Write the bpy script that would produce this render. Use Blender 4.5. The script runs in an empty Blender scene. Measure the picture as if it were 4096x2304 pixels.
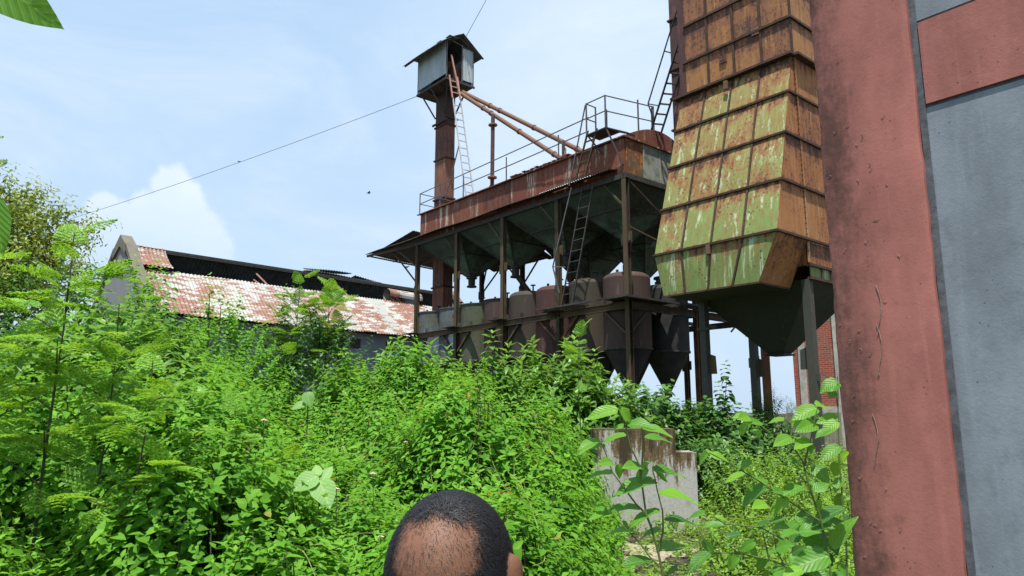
import bpy, bmesh, math, random
import numpy as np
from mathutils import Vector, Matrix
rnd = random.Random(7); NP = np.random.default_rng(11)
R = math.radians
SC = bpy.context.scene
COL = SC.collection

# ------------------------------------------------------------------ camera, sky, sun, exposure
cam = bpy.data.cameras.new('camera'); camo = bpy.data.objects.new('camera', cam); COL.objects.link(camo)
camo.location = (0, 0, 1.75); camo.rotation_euler = (R(100), 0, 0)
cam.sensor_width = 36; cam.lens = 36 * 2850 / 4096; cam.clip_start = 0.05; cam.clip_end = 3000
SC.camera = camo
SUN_EL, SUN_AZ = 72, 188          # azimuth measured clockwise from +Y: the sun stands behind the photographer
sl = bpy.data.lights.new('sun', 'SUN'); sl.energy = 4.6; sl.angle = R(1.0); sl.color = (1, .955, .88)
so = bpy.data.objects.new('sun', sl); COL.objects.link(so)
_d = Vector((math.sin(R(SUN_AZ)) * math.cos(R(SUN_EL)), math.cos(R(SUN_AZ)) * math.cos(R(SUN_EL)), math.sin(R(SUN_EL))))
so.rotation_euler = _d.to_track_quat('Z', 'Y').to_euler(); so.location = (0, -20, 40)
SC.view_settings.view_transform = 'Standard'; SC.view_settings.look = 'None'
SC.view_settings.exposure = 0.75; SC.view_settings.gamma = 1

def nd(nt, t, ins=None, **kw):
    n = nt.nodes.new(t)
    for k, v in kw.items(): setattr(n, k, v)
    for k, v in (ins or {}).items():
        if hasattr(v, 'is_output') or isinstance(v, bpy.types.NodeSocket): nt.links.new(v, n.inputs[k])
        else: n.inputs[k].default_value = v
    return n
def mth(nt, op, a, b=0.0, c=None):
    d = {0: a, 1: b}
    if c is not None: d[2] = c
    return nd(nt, 'ShaderNodeMath', d, operation=op).outputs[0]
def sstep(nt, v, a, b, lo=0.0, hi=1.0):
    return nd(nt, 'ShaderNodeMapRange', {0: v, 1: a, 2: b, 3: lo, 4: hi}, interpolation_type='SMOOTHSTEP').outputs[0]
def rgba(c): return (c[0], c[1], c[2], 1) if isinstance(c, (tuple, list)) else c
def mixc(nt, f, a, b, blend='MIX'):
    return nd(nt, 'ShaderNodeMix', {0: f, 6: rgba(a), 7: rgba(b)}, data_type='RGBA', blend_type=blend).outputs[2]
def noise(nt, vec, scale, detail=5, rough=.6, dist=0.0):
    return nd(nt, 'ShaderNodeTexNoise', {'Vector': vec, 'Scale': scale, 'Detail': detail, 'Roughness': rough, 'Distortion': dist}).outputs[0]
def scaled(nt, vec, s):
    return nd(nt, 'ShaderNodeVectorMath', {0: vec, 1: s}, operation='MULTIPLY').outputs[0]

W = bpy.data.worlds.new('World'); SC.world = W; W.use_nodes = True
nt = W.node_tree; nt.nodes.clear()
sky = nd(nt, 'ShaderNodeTexSky', sky_type='NISHITA', sun_disc=False, sun_elevation=R(SUN_EL), sun_rotation=R(SUN_AZ), air_density=1.2, dust_density=3.0, ozone_density=1.0)
gen = nd(nt, 'ShaderNodeTexCoord').outputs['Generated']
dirv = nd(nt, 'ShaderNodeVectorMath', {0: gen}, operation='NORMALIZE').outputs[0]
def pdir(px, py):
    x = (px - 2048) / 2850; y = -(py - 1152) / 2850; p = R(10)
    return Vector((x, math.cos(p) - y * math.sin(p), math.sin(p) + y * math.cos(p))).normalized()
wob = noise(nt, dirv, 9, 7, .62)
fine = noise(nt, dirv, 30, 7, .65)
def blob(px, py, r, lo, hi, amp):
    d = nd(nt, 'ShaderNodeVectorMath', {0: dirv, 1: tuple(pdir(px, py))}, operation='DISTANCE').outputs['Value']
    v = mth(nt, 'SUBTRACT', 1.0, mth(nt, 'DIVIDE', d, r))
    v = mth(nt, 'ADD', v, mth(nt, 'MULTIPLY', mth(nt, 'SUBTRACT', mth(nt, 'ADD', mth(nt, 'MULTIPLY', wob, .7), mth(nt, 'MULTIPLY', fine, .3)), .5), amp))
    return sstep(nt, v, lo, hi)
haze = sstep(nt, noise(nt, scaled(nt, dirv, (1, 1, 2.4)), 2.6, 8, .62, .6), .40, .70)
sep = nd(nt, 'ShaderNodeSeparateXYZ', {0: dirv}).outputs[2]
low = sstep(nt, sep, -.05, .75, 1.0, .0)
veil = mth(nt, 'ADD', mth(nt, 'MULTIPLY', haze, .34), mth(nt, 'MULTIPLY', low, .34))
veil = mth(nt, 'ADD', veil, mth(nt, 'MULTIPLY', blob(2300, 170, .36, 0, 1.0, .35), .5))
veil = mth(nt, 'MINIMUM', mth(nt, 'ADD', veil, .16), 1.0)
base = mixc(nt, .72, sky.outputs[0], (2.75, 4.35, 6.35))
c = mixc(nt, veil, base, (4.7, 5.5, 6.4))
cum = blob(690, 740, .036, .08, .40, 1.7)
for b in ((610, 850, .05), (720, 870, .058), (480, 905, .055), (420, 830, .03), (800, 920, .046), (650, 1000, .075), (400, 960, .045), (850, 1010, .04), (740, 790, .04)):
    cum = mth(nt, 'MAXIMUM', cum, blob(b[0], b[1], b[2] * .85, .08, .42, 1.7))
shade = mth(nt, 'ADD', .72, mth(nt, 'MULTIPLY', fine, .5))
fade = sstep(nt, sep, .13, .30, .0, .52)
c = mixc(nt, mth(nt, 'MULTIPLY', mth(nt, 'MULTIPLY', cum, fade), shade), c, (6.3, 6.7, 7.1))
bg = nd(nt, 'ShaderNodeBackground', {0: c, 1: .1})
nd(nt, 'ShaderNodeOutputWorld', {0: bg.outputs[0]})

# ------------------------------------------------------------------ materials
def newmat(name):
    m = bpy.data.materials.new(name); m.use_nodes = True; n = m.node_tree
    return m, n, n.nodes['Principled BSDF']
def finish(n, b, col, rough=.8, bump=None, bs=.3, bd=.02, metal=0.0, spec=.3):
    if isinstance(col, (tuple, list)): b.inputs['Base Color'].default_value = rgba(col)
    else: n.links.new(col, b.inputs['Base Color'])
    if isinstance(rough, float): b.inputs['Roughness'].default_value = rough
    else: n.links.new(rough, b.inputs['Roughness'])
    b.inputs['Metallic'].default_value = metal
    b.inputs['Specular IOR Level'].default_value = spec
    if bump is not None:
        bp = nd(n, 'ShaderNodeBump', {'Height': bump, 'Strength': bs, 'Distance': bd})
        n.links.new(bp.outputs[0], b.inputs['Normal'])
def objc(n): return nd(n, 'ShaderNodeTexCoord').outputs['Object']
def tone(n): return nd(n, 'ShaderNodeAttribute', attribute_name='tone').outputs['Fac']

def rusty(name, paint, rust, dark, pale=None, cover=.5, scale=1.0, streak=.12, soft=.07, palecut=.62, zgrad=None, moss=None, tk=.35, specks=True, rust2=None, seams=None):
    m, n, b = newmat(name); o = objc(n); t = tone(n)
    off = nd(n, 'ShaderNodeVectorMath', {0: o, 1: nd(n, 'ShaderNodeCombineXYZ', {0: mth(n, 'MULTIPLY', t, 37.0), 1: mth(n, 'MULTIPLY', t, 11.0), 2: mth(n, 'MULTIPLY', t, 23.0)}).outputs[0]}, operation='ADD').outputs[0]
    sv = scaled(n, off, (1, 1, streak))
    s1 = noise(n, sv, 17 * scale, 8, .72); big = noise(n, off, 1.5 * scale, 6, .66, .5); f = noise(n, off, 21 * scale, 7, .72)
    v = mth(n, 'ADD', mth(n, 'MULTIPLY', s1, .40), mth(n, 'ADD', mth(n, 'MULTIPLY', big, .34), mth(n, 'MULTIPLY', f, .38)))
    v = mth(n, 'ADD', v, mth(n, 'MULTIPLY', mth(n, 'SUBTRACT', t, .5), tk))
    p = paint
    if zgrad:
        z = nd(n, 'ShaderNodeSeparateXYZ', {0: o}).outputs[2]
        zz = mth(n, 'ADD', z, mth(n, 'MULTIPLY', mth(n, 'SUBTRACT', big, .5), 3.0))
        p = mixc(n, sstep(n, zz, zgrad[0], zgrad[1]), zgrad[2], paint)
        v = mth(n, 'ADD', v, sstep(n, zz, zgrad[0], zgrad[1], zgrad[3], 0.0))
    th = .56 + (.5 - cover) * .42
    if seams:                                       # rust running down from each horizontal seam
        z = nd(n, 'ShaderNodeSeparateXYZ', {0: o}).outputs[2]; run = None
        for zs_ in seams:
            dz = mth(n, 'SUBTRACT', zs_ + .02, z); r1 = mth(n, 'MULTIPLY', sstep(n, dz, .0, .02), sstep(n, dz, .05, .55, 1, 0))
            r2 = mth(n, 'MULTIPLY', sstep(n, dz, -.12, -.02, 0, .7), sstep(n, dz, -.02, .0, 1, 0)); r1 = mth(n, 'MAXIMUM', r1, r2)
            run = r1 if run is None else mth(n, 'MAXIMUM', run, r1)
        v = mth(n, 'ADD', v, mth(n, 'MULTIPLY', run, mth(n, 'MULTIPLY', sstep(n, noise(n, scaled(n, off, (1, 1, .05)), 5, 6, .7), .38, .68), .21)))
    # a second, finer tint in the paint itself
    p = mixc(n, sstep(n, noise(n, sv, 16 * scale, 6, .7), .35, .7), p, mixc(n, .5, p, rgba(rust)))
    if pale: p = mixc(n, sstep(n, noise(n, scaled(n, off, (1, 1, streak * .8)), 12 * scale, 7, .7), palecut, palecut + .09), p, pale)
    rr = mixc(n, sstep(n, f, .35, .65), rust, rust2 if rust2 else (rust[0] * 1.35, rust[1] * 1.5, rust[2] * 1.5))
    c = mixc(n, sstep(n, v, th - soft, th + soft), p, rr)
    c = mixc(n, sstep(n, mth(n, 'ADD', v, mth(n, 'MULTIPLY', f, .25)), th + .17, th + .27), c, dark)
    if specks:
        vo = nd(n, 'ShaderNodeTexVoronoi', {'Vector': off, 'Scale': 15 * scale, 'Randomness': 1.0}).outputs[0]
        sp = mth(n, 'MULTIPLY', sstep(n, vo, .20, .30, 1, 0), sstep(n, big, .42, .6))
        c = mixc(n, mth(n, 'MULTIPLY', sp, .8), c, dark)
    if moss:
        mv = mth(n, 'ADD', mth(n, 'MULTIPLY', noise(n, off, 1.5, 6, .7), .7), mth(n, 'MULTIPLY', f, .3))
        c = mixc(n, mth(n, 'MULTIPLY', sstep(n, mv, .47, .62), .8), c, moss)
    finish(n, b, c, mth(n, 'ADD', .62, mth(n, 'MULTIPLY', s1, .3)), f, .35, .012)
    return m
def plain(name, col, rough=.8, var=.25, scale=6, bs=.2, spec=.3, metal=0.0, streak=1.0):
    m, n, b = newmat(name); o = scaled(n, objc(n), (1, 1, streak))
    f = noise(n, o, scale, 6, .65)
    lo = tuple(x * (1 - var) for x in col); hi = tuple(min(1, x * (1 + var)) for x in col)
    finish(n, b, mixc(n, sstep(n, f, .3, .7), lo, hi), float(rough), f, bs, .01, metal, spec)
    return m
def leafmat(name, dark, mid, young, trans=.35, gloss=.42, spec=.35, veins=False):
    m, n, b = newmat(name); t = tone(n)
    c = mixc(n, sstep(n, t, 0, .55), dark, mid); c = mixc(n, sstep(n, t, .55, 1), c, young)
    f = noise(n, objc(n), 1.1, 3, .5); f2 = noise(n, objc(n), 9, 3, .6)
    c = mixc(n, mth(n, 'MULTIPLY', sstep(n, f, .35, .7), .4), c, tuple(x * .62 for x in mid))
    c = mixc(n, mth(n, 'MULTIPLY', sstep(n, f2, .55, .75), .35), c, (young[0] * 1.1, young[1] * .95, young[2]))
    bh = None
    if veins:                                       # midrib and side veins drawn in the leaf's own coordinates
        s = nd(n, 'ShaderNodeSeparateXYZ', {0: nd(n, 'ShaderNodeAttribute', attribute_name='luv').outputs['Vector']})
        ax = mth(n, 'ABSOLUTE', s.outputs[0]); ph = mth(n, 'MULTIPLY', mth(n, 'SUBTRACT', s.outputs[1], mth(n, 'MULTIPLY', ax, .75)), 7.5)
        fr = mth(n, 'ABSOLUTE', mth(n, 'SUBTRACT', mth(n, 'FRACT', ph), .5))
        vn = mth(n, 'MAXIMUM', sstep(n, fr, .03, .10, 1, 0), sstep(n, ax, .012, .032, 1, 0)); bh = mth(n, 'ADD', fr, mth(n, 'MULTIPLY', f2, .3))
        c = mixc(n, mth(n, 'MULTIPLY', vn, .45), c, tuple(min(1, x * 1.25 + .05) for x in young))
        c = mixc(n, mth(n, 'MULTIPLY', sstep(n, noise(n, objc(n), 55, 4, .6), .58, .72), .35), c, dark)
    finish(n, b, c, float(gloss), bh, .35, .004, spec=spec)
    tr = nd(n, 'ShaderNodeBsdfTranslucent', {0: mixc(n, .5, c, (young[0] * 1.6, young[1] * 1.35, young[2] * .8))})
    mx = nd(n, 'ShaderNodeMixShader', {0: trans, 1: b.outputs[0], 2: tr.outputs[0]})
    n.links.new(mx.outputs[0], n.nodes['Material Output'].inputs[0])
    return m

M = {}
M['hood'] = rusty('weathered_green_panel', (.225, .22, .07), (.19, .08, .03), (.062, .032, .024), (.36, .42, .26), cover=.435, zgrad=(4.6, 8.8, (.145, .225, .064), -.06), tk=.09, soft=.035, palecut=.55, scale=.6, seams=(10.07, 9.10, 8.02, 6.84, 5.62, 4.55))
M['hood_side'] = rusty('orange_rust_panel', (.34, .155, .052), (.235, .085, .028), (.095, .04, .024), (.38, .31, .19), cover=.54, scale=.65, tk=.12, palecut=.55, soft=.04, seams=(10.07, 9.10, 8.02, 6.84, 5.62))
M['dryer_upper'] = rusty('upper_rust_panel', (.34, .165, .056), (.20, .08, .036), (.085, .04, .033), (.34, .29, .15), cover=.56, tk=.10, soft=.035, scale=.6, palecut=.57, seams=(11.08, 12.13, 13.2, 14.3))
M['casing'] = rusty('purple_brown_casing', (.22, .105, .055), (.10, .042, .034), (.062, .030, .030), (.30, .24, .12), cover=.62, tk=.3)
M['rib'] = plain('dark_rust_rib', (.055, .032, .022), .8, .4, 9)
M['blackhopper'] = rusty('sooty_green_hopper', (.030, .036, .026), (.024, .02, .016), (.012, .012, .012), (.055, .07, .045), cover=.5, scale=.6, palecut=.6, specks=False)
M['leg'] = rusty('green_grey_leg', (.045, .058, .052), (.06, .04, .026), (.024, .024, .022), (.13, .145, .135), cover=.42, scale=2.0, streak=.2, tk=.1, specks=False)
M['redbox'] = rusty('red_oxide_sheet', (.155, .048, .029), (.125, .038, .025), (.075, .028, .02), (.42, .36, .27), cover=.5, scale=.40, streak=.12, palecut=.545, rust2=(.22, .08, .038), tk=.2, specks=False)
M['redbox_end'] = rusty('peeling_end_sheet', (.26, .32, .29), (.36, .15, .042), (.15, .06, .03), (.42, .44, .39), cover=.52, scale=.45, streak=.14, tk=.55, specks=False, moss=(.07, .11, .06))
M['hopper'] = rusty('mossy_hopper', (.060, .088, .072), (.04, .044, .03), (.018, .02, .017), (.12, .15, .12), cover=.5, scale=.45, streak=.5, tk=.3, specks=False, moss=(.028, .034, .022), zgrad=(8.0, 8.7, (.125, .185, .14), -.16))
M['steel'] = rusty('rusty_column', (.078, .05, .03), (.056, .033, .021), (.024, .018, .014), (.17, .145, .075), cover=.5, scale=1.1, streak=.14, tk=.4, specks=False, moss=(.075, .075, .028))
M['orangecol'] = rusty('orange_rust_column', (.19, .072, .03), (.12, .05, .025), (.05, .025, .018), (.24, .22, .11), cover=.5, scale=2.0, streak=.1, tk=.2, specks=False)
M['darksteel'] = plain('dark_and_shaded_steel', (.045, .04, .036), .7, .4, 8)  # dark steel; on the eave beam and lower ladder it paints in shade
M['rail'] = plain('grey_rail_pipe', (.10, .10, .10), .6, .3, 8)
M['galv'] = plain('galvanised_ladder', (.42, .43, .43), .55, .2, 10)
M['hutwall'] = plain('grey_zinc_sheet', (.33, .38, .39), .5, .16, 2.5, .1, .4, 0.0, .25)
M['hutdark'] = plain('old_dark_sheet', (.07, .075, .075), .7, .35, 3)
M['elevator'] = rusty('elevator_casing_rust', (.20, .085, .045), (.115, .045, .034), (.06, .03, .026), (.36, .27, .14), cover=.5, scale=.5, streak=.10, tk=.4, palecut=.56, specks=False)
M['spout'] = rusty('spout_pipe_rust', (.155, .085, .052), (.12, .062, .042), (.06, .036, .03), (.22, .155, .105), cover=.45, scale=.8, streak=1, tk=.1, specks=False)
M['canopy'] = plain('corrugated_canopy_rust', (.05, .042, .038), .75, .45, 3)
M['plank'] = plain('pinkish_timber', (.42, .24, .18), .8, .2, 8)
def tankmat(nm, p, r, pale=None, moss=None): return rusty(nm, p, r, (.04, .032, .03), pale, cover=.46, scale=.55, streak=.18, tk=.1, specks=False, moss=moss, palecut=.57)
M['tank_blue'] = tankmat('faded_blue_tank', (.075, .135, .27), (.085, .08, .05), (.22, .29, .36), (.07, .075, .04))
M['tank_green'] = tankmat('mossy_green_tank', (.068, .078, .054), (.065, .068, .042), (.15, .17, .14), (.05, .06, .03))
M['tank_mauve'] = tankmat('mauve_rust_tank', (.062, .036, .030), (.042, .027, .022), (.09, .066, .055))
M['tank_brown'] = tankmat('brown_rust_tank', (.052, .039, .028), (.037, .027, .02), (.08, .068, .05), (.04, .038, .025))
M['tank_red'] = tankmat('red_brown_tank', (.070, .027, .023), (.045, .023, .02), (.085, .057, .046))
M['tank_dark'] = plain('black_and_shaded_tank', (.026, .026, .027), .75, .35, 2.5)  # near-black tank; also paints shade onto every tank's cone

# shed roof: corrugation-following rust patches laid course by course
def shedroof():
    m, n, b = newmat('rust_patched_zinc_roof'); o = objc(n)
    s = nd(n, 'ShaderNodeSeparateXYZ', {0: o})
    sl = mth(n, 'MULTIPLY', s.outputs[0], 1.414)                         # distance down the slope
    wave = mth(n, 'MULTIPLY', mth(n, 'SINE', mth(n, 'MULTIPLY', s.outputs[1], 2 * math.pi / .17)), .035)
    uv = nd(n, 'ShaderNodeCombineXYZ', {0: mth(n, 'MULTIPLY', mth(n, 'ADD', sl, wave), 2.7), 1: mth(n, 'MULTIPLY', s.outputs[1], .75), 2: 0.0}).outputs[0]
    a = noise(n, uv, 1.9, 6, .64); bg_ = noise(n, o, .33, 3, .5); d = noise(n, uv, 5.5, 3, .6)
    v = mth(n, 'ADD', mth(n, 'ADD', mth(n, 'MULTIPLY', a, .62), mth(n, 'MULTIPLY', bg_, .38)), mth(n, 'MULTIPLY', d, .18))
    top = sstep(n, sl, -2.9, -2.3, -.22, 0.0)
    v = mth(n, 'ADD', v, top)
    rust = mixc(n, sstep(n, noise(n, uv, 3, 4, .6), .3, .7), (.17, .076, .052), (.25, .118, .078))
    sheet = mth(n, 'FLOOR', mth(n, 'DIVIDE', s.outputs[1], .8))
    ph = nd(n, 'ShaderNodeTexWhiteNoise', {1: sheet}, noise_dimensions='1D').outputs[0]
    zinc = mixc(n, ph, (.31, .32, .30), (.40, .40, .375))
    v = mth(n, 'ADD', v, mth(n, 'MULTIPLY', mth(n, 'SUBTRACT', ph, .5), .06))
    finish(n, b, mixc(n, sstep(n, v, .56, .615), zinc, rust), .6, noise(n, o, 20, 3), .1, .01)
    return m
M['shedroof'] = shedroof()
M['shedwall'] = plain('blue_grey_wash', (.20, .225, .27), .9, .10, 2.2, .1, .3, 0.0, .5)
M['gable'] = rusty('stained_grey_render', (.20, .205, .21), (.14, .14, .14), (.08, .08, .075), (.28, .285, .29), cover=.45, scale=.7, streak=.12, tk=0, specks=False)
M['coping'] = rusty('weathered_coping', (.15, .135, .105), (.10, .088, .068), (.05, .045, .037), (.21, .19, .16), cover=.45, scale=1.2, streak=1, tk=0)

def stucco(name, col, stain=None, stx=None, fade=None, bs=.55):
    m, n, b = newmat(name); o = objc(n); s = nd(n, 'ShaderNodeSeparateXYZ', {0: o})
    c0_ = noise(n, o, 11, 7, .7); f = noise(n, o, 150, 4, .6); g = noise(n, o, 70, 5, .6); big = noise(n, scaled(n, o, (1, 1, .35)), 5, 6, .6)
    c = mixc(n, sstep(n, big, .3, .7), tuple(x * .86 for x in col), tuple(min(1, x * 1.2) for x in col))
    c = mixc(n, mth(n, 'MULTIPLY', sstep(n, noise(n, scaled(n, o, (1, 1, .06)), 26, 5, .6), .52, .72), .35), c, fade or tuple(min(1, x * 1.45) for x in col))
    c = mixc(n, mth(n, 'MULTIPLY', sstep(n, c0_, .5, .72), .5), c, tuple(x * .68 for x in col)); c = mixc(n, mth(n, 'MULTIPLY', sstep(n, c0_, .47, .30), .35), c, tuple(min(1, x * 1.3 + .02) for x in col))
    pit = nd(n, 'ShaderNodeTexVoronoi', {'Vector': o, 'Scale': 38.0}).outputs[0]; pk = mth(n, 'MULTIPLY', sstep(n, pit, .10, .16, 1, 0), sstep(n, noise(n, o, 6, 3, .6), .52, .6))
    c = mixc(n, mth(n, 'MULTIPLY', pk, .75), c, tuple(x * .42 for x in col))
    if stain:
        v = mth(n, 'ADD', mth(n, 'MULTIPLY', noise(n, scaled(n, o, (1, 1, .30)), 9, 7, .66), .62), mth(n, 'MULTIPLY', noise(n, o, 45, 5, .7), .25))
        v = mth(n, 'ADD', v, sstep(n, s.outputs[0], stx[0], stx[1], .23, -.13))
        v = mth(n, 'ADD', v, mth(n, 'MULTIPLY', mth(n, 'SUBTRACT', c0_, .5), .35)); c = mixc(n, mth(n, 'MULTIPLY', sstep(n, v, .46, .78), .85), c, stain)
        sp = mth(n, 'ADD', noise(n, scaled(n, o, (1, 1, .5)), 60, 6, .75), sstep(n, s.outputs[0], stx[0], stx[0] + .13, .10, -.2))
        c = mixc(n, sstep(n, sp, .66, .74), c, (.045, .042, .035))
        c = mixc(n, sstep(n, mth(n, 'ADD', noise(n, o, 28, 6, .7), sstep(n, s.outputs[2], 0, 1.35, .08, -.1)), .66, .70), c, (.30, .30, .27))
    h = mth(n, 'ADD', mth(n, 'MULTIPLY', f, .5), mth(n, 'MULTIPLY', g, .8))
    finish(n, b, c, .9, h, bs * .45, .004, 0.0, .2)
    return m
M['pillar'] = stucco('terracotta_stucco', (.30, .118, .098), (.062, .036, .031), (-1.24, -.95))
M['band'] = stucco('terracotta_band', (.29, .115, .096))
M['bluewall'] = stucco('blue_grey_stucco', (.185, .212, .24))
M['groove'] = plain('shadow_dark_joint', (.09, .10, .112), .9, .3, 30)  # dark tone paints the shadow in the gap beside the pillar
M['scrap'] = plain('dry_creeper_root', (.26, .17, .13), .9, .3, 40)

def brick():
    m, n, b = newmat('red_brick_course'); o = objc(n); s = nd(n, 'ShaderNodeSeparateXYZ', {0: o})
    uv = nd(n, 'ShaderNodeCombineXYZ', {0: mth(n, 'ADD', s.outputs[0], s.outputs[1]), 1: s.outputs[2], 2: 0.0}).outputs[0]
    bt = nd(n, 'ShaderNodeTexBrick', {'Vector': uv, 'Color1': (.36, .085, .05, 1), 'Color2': (.25, .06, .04, 1), 'Mortar': (.30, .25, .21, 1), 'Scale': 1.0, 'Mortar Size': .009, 'Brick Width': .24, 'Row Height': .085, 'Bias': -.1})
    w = noise(n, o, 3, 5, .6)
    c = mixc(n, mth(n, 'MULTIPLY', sstep(n, w, .5, .75), .5), bt.outputs[0], (.34, .26, .21))
    finish(n, b, c, .9, bt.outputs[1], -.4, .01)
    return m
M['brick'] = brick()
M['plaster'] = plain('pale_plaster', (.42, .42, .39), .9, .2, 4)
def block():
    m, n, b = newmat('moss_streaked_limewash'); o = objc(n); s = nd(n, 'ShaderNodeSeparateXYZ', {0: o}); z = s.outputs[2]
    st = noise(n, scaled(n, o, (1, 1, .12)), 5.5, 8, .72); f = noise(n, o, 26, 6, .7); big = noise(n, o, 2.4, 4, .6)
    v = mth(n, 'ADD', mth(n, 'MULTIPLY', st, 1.55), mth(n, 'ADD', sstep(n, z, .15, 1.5, -.54, -.13), mth(n, 'MULTIPLY', mth(n, 'SUBTRACT', f, .5), .35)))
    c = mixc(n, sstep(n, f, .35, .7), (.36, .35, .32), (.46, .46, .45))
    c = mixc(n, mth(n, 'MULTIPLY', sstep(n, noise(n, scaled(n, o, (1, 1, .3)), 7, 6, .7), .52, .68), .6), c, (.24, .225, .19))
    c = mixc(n, sstep(n, v, .49, .58), c, (.135, .092, .046))
    c = mixc(n, sstep(n, v, .60, .72), c, (.05, .036, .022))
    c = mixc(n, sstep(n, mth(n, 'ADD', z, mth(n, 'MULTIPLY', big, .1)), 1.53, 1.58), c, (.085, .08, .035))
    finish(n, b, c, .92, f, .4, .01)
    return m
M['block'] = block()
M['fence'] = rusty('old_concrete_fence', (.20, .19, .155), (.13, .115, .085), (.06, .055, .045), None, cover=.5, scale=.8, streak=.08, tk=0, specks=False)
def soil():
    m, n, b = newmat('damp_soil'); o = objc(n)
    a = noise(n, o, .9, 7, .65); f = noise(n, o, 14, 6, .7)
    c = mixc(n, sstep(n, a, .35, .65), (.045, .038, .026), (.085, .075, .045))
    c = mixc(n, sstep(n, f, .5, .75), c, (.05, .065, .025))
    finish(n, b, c, .95, f, .6, .03); return m
M['soil'] = soil()
M['path'] = plain('pale_trodden_earth', (.27, .225, .165), .95, .3, 12, .6)

M['lantana'] = leafmat('shrub_leaf', (.045, .15, .013), (.115, .305, .026), (.20, .435, .048), .44, .6, .16)
M['broad'] = leafmat('broad_shrub_leaf', (.05, .135, .022), (.105, .245, .034), (.20, .39, .065), .38, .38)
M['darkleaf'] = leafmat('deep_green_leaf', (.025, .075, .018), (.05, .14, .026), (.11, .25, .04), .34, .4)
M['feather'] = leafmat('feathery_leaflet', (.07, .19, .02), (.165, .39, .032), (.29, .50, .05), .47, .5)
M['treeleaf'] = leafmat('yellow_green_tree_leaf', (.075, .14, .025), (.17, .255, .04), (.34, .40, .07), .38, .5)
M['bigleaf'] = leafmat('large_heart_leaf', (.03, .115, .03), (.09, .265, .026), (.20, .43, .035), .5, .42, veins=True)
M['ground'] = leafmat('creeper_leaf', (.08, .18, .02), (.17, .34, .036), (.28, .47, .06), .42, .5)
M['stem'] = plain('green_brown_stem', (.065, .075, .03), .8, .3, 20)
M['greenstem'] = plain('green_shoot_stem', (.085, .125, .035), .7, .25, 20)
M['bark'] = plain('grey_brown_bark', (.11, .085, .06), .9, .35, 12, .5)
M['flower'] = plain('pale_pink_blossom', (.62, .42, .36), .8, .15, 40)
M['paleleaf'] = leafmat('pale_veined_leaf', (.11, .26, .055), (.17, .345, .08), (.23, .40, .11), .35, .55, veins=True)
M['fartree'] = leafmat('haze_paled_tree_leaf', (.16, .22, .2), (.20, .27, .23), (.24, .3, .25), .2, .7)  # pale leaf colour stands in for distance haze
def skin():
    m, n, b = newmat('brown_skin'); o = objc(n)
    f = mth(n, 'ADD', mth(n, 'MULTIPLY', noise(n, o, 28, 5, .65), .7), mth(n, 'MULTIPLY', noise(n, o, 150, 3, .6), .3)); g = noise(n, o, 520, 3, .6)
    c = mixc(n, sstep(n, f, .3, .7), (.125, .056, .031), (.175, .082, .046))
    finish(n, b, c, .55, g, .5, .0012, 0.0, .32)
    b.inputs['Subsurface Weight'].default_value = .12; b.inputs['Subsurface Radius'].default_value = (.01, .004, .002); b.inputs['Subsurface Scale'].default_value = .5
    return m
M['skin'] = skin()
M['hair'] = plain('black_hair', (.010, .010, .012), .52, .3, 50, .0, .5)
M['shirt'] = plain('light_cotton_shirt', (.45, .48, .52), .9, .1, 30)
M['trouser'] = plain('dark_cloth', (.05, .05, .06), .9, .2, 30)
M['gold'] = plain('gold_frame', (.55, .36, .12), .35, .1, 30, 0, .5, .8)
M['bird'] = plain('dark_feather', (.035, .033, .035), .8, .3, 30)
M['wire'] = plain('grey_cable', (.26, .27, .29), .6, .1, 10)

# ------------------------------------------------------------------ object helpers
FR_A = R(-50); P0 = Vector((3.59, 21.70, 0))                   # the plant's own axes: x towards us, y away to the right
class Frame:
    def __init__(s, o, a): s.o = Vector(o); s.a = a; s.m = Matrix.Rotation(a, 4, 'Z')
    def w(s, p): return s.o + s.m @ Vector(p)
FP = Frame(P0, FR_A); FW = Frame((0, 0, 0), 0)
BASE = {}
def thing(name, label, cat, base=(0, 0, 0), fr=FW, group=None):
    o = bpy.data.objects.new(name, None); COL.objects.link(o)
    o.location = fr.w(base); o.rotation_euler = (0, 0, fr.a); o.empty_display_size = .2
    o['label'] = label; o['category'] = cat
    if group: o['group'] = group
    BASE[o.name] = Vector(base); return o
def link(name, me, mat, parent=None, base=None, label=None):
    o = bpy.data.objects.new(name, me); COL.objects.link(o)
    if mat: me.materials.append(mat)
    if parent:
        o.parent = parent; BASE[o.name] = BASE.get(parent.name, Vector())
    if label: o['label'] = label
    return o
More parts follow.
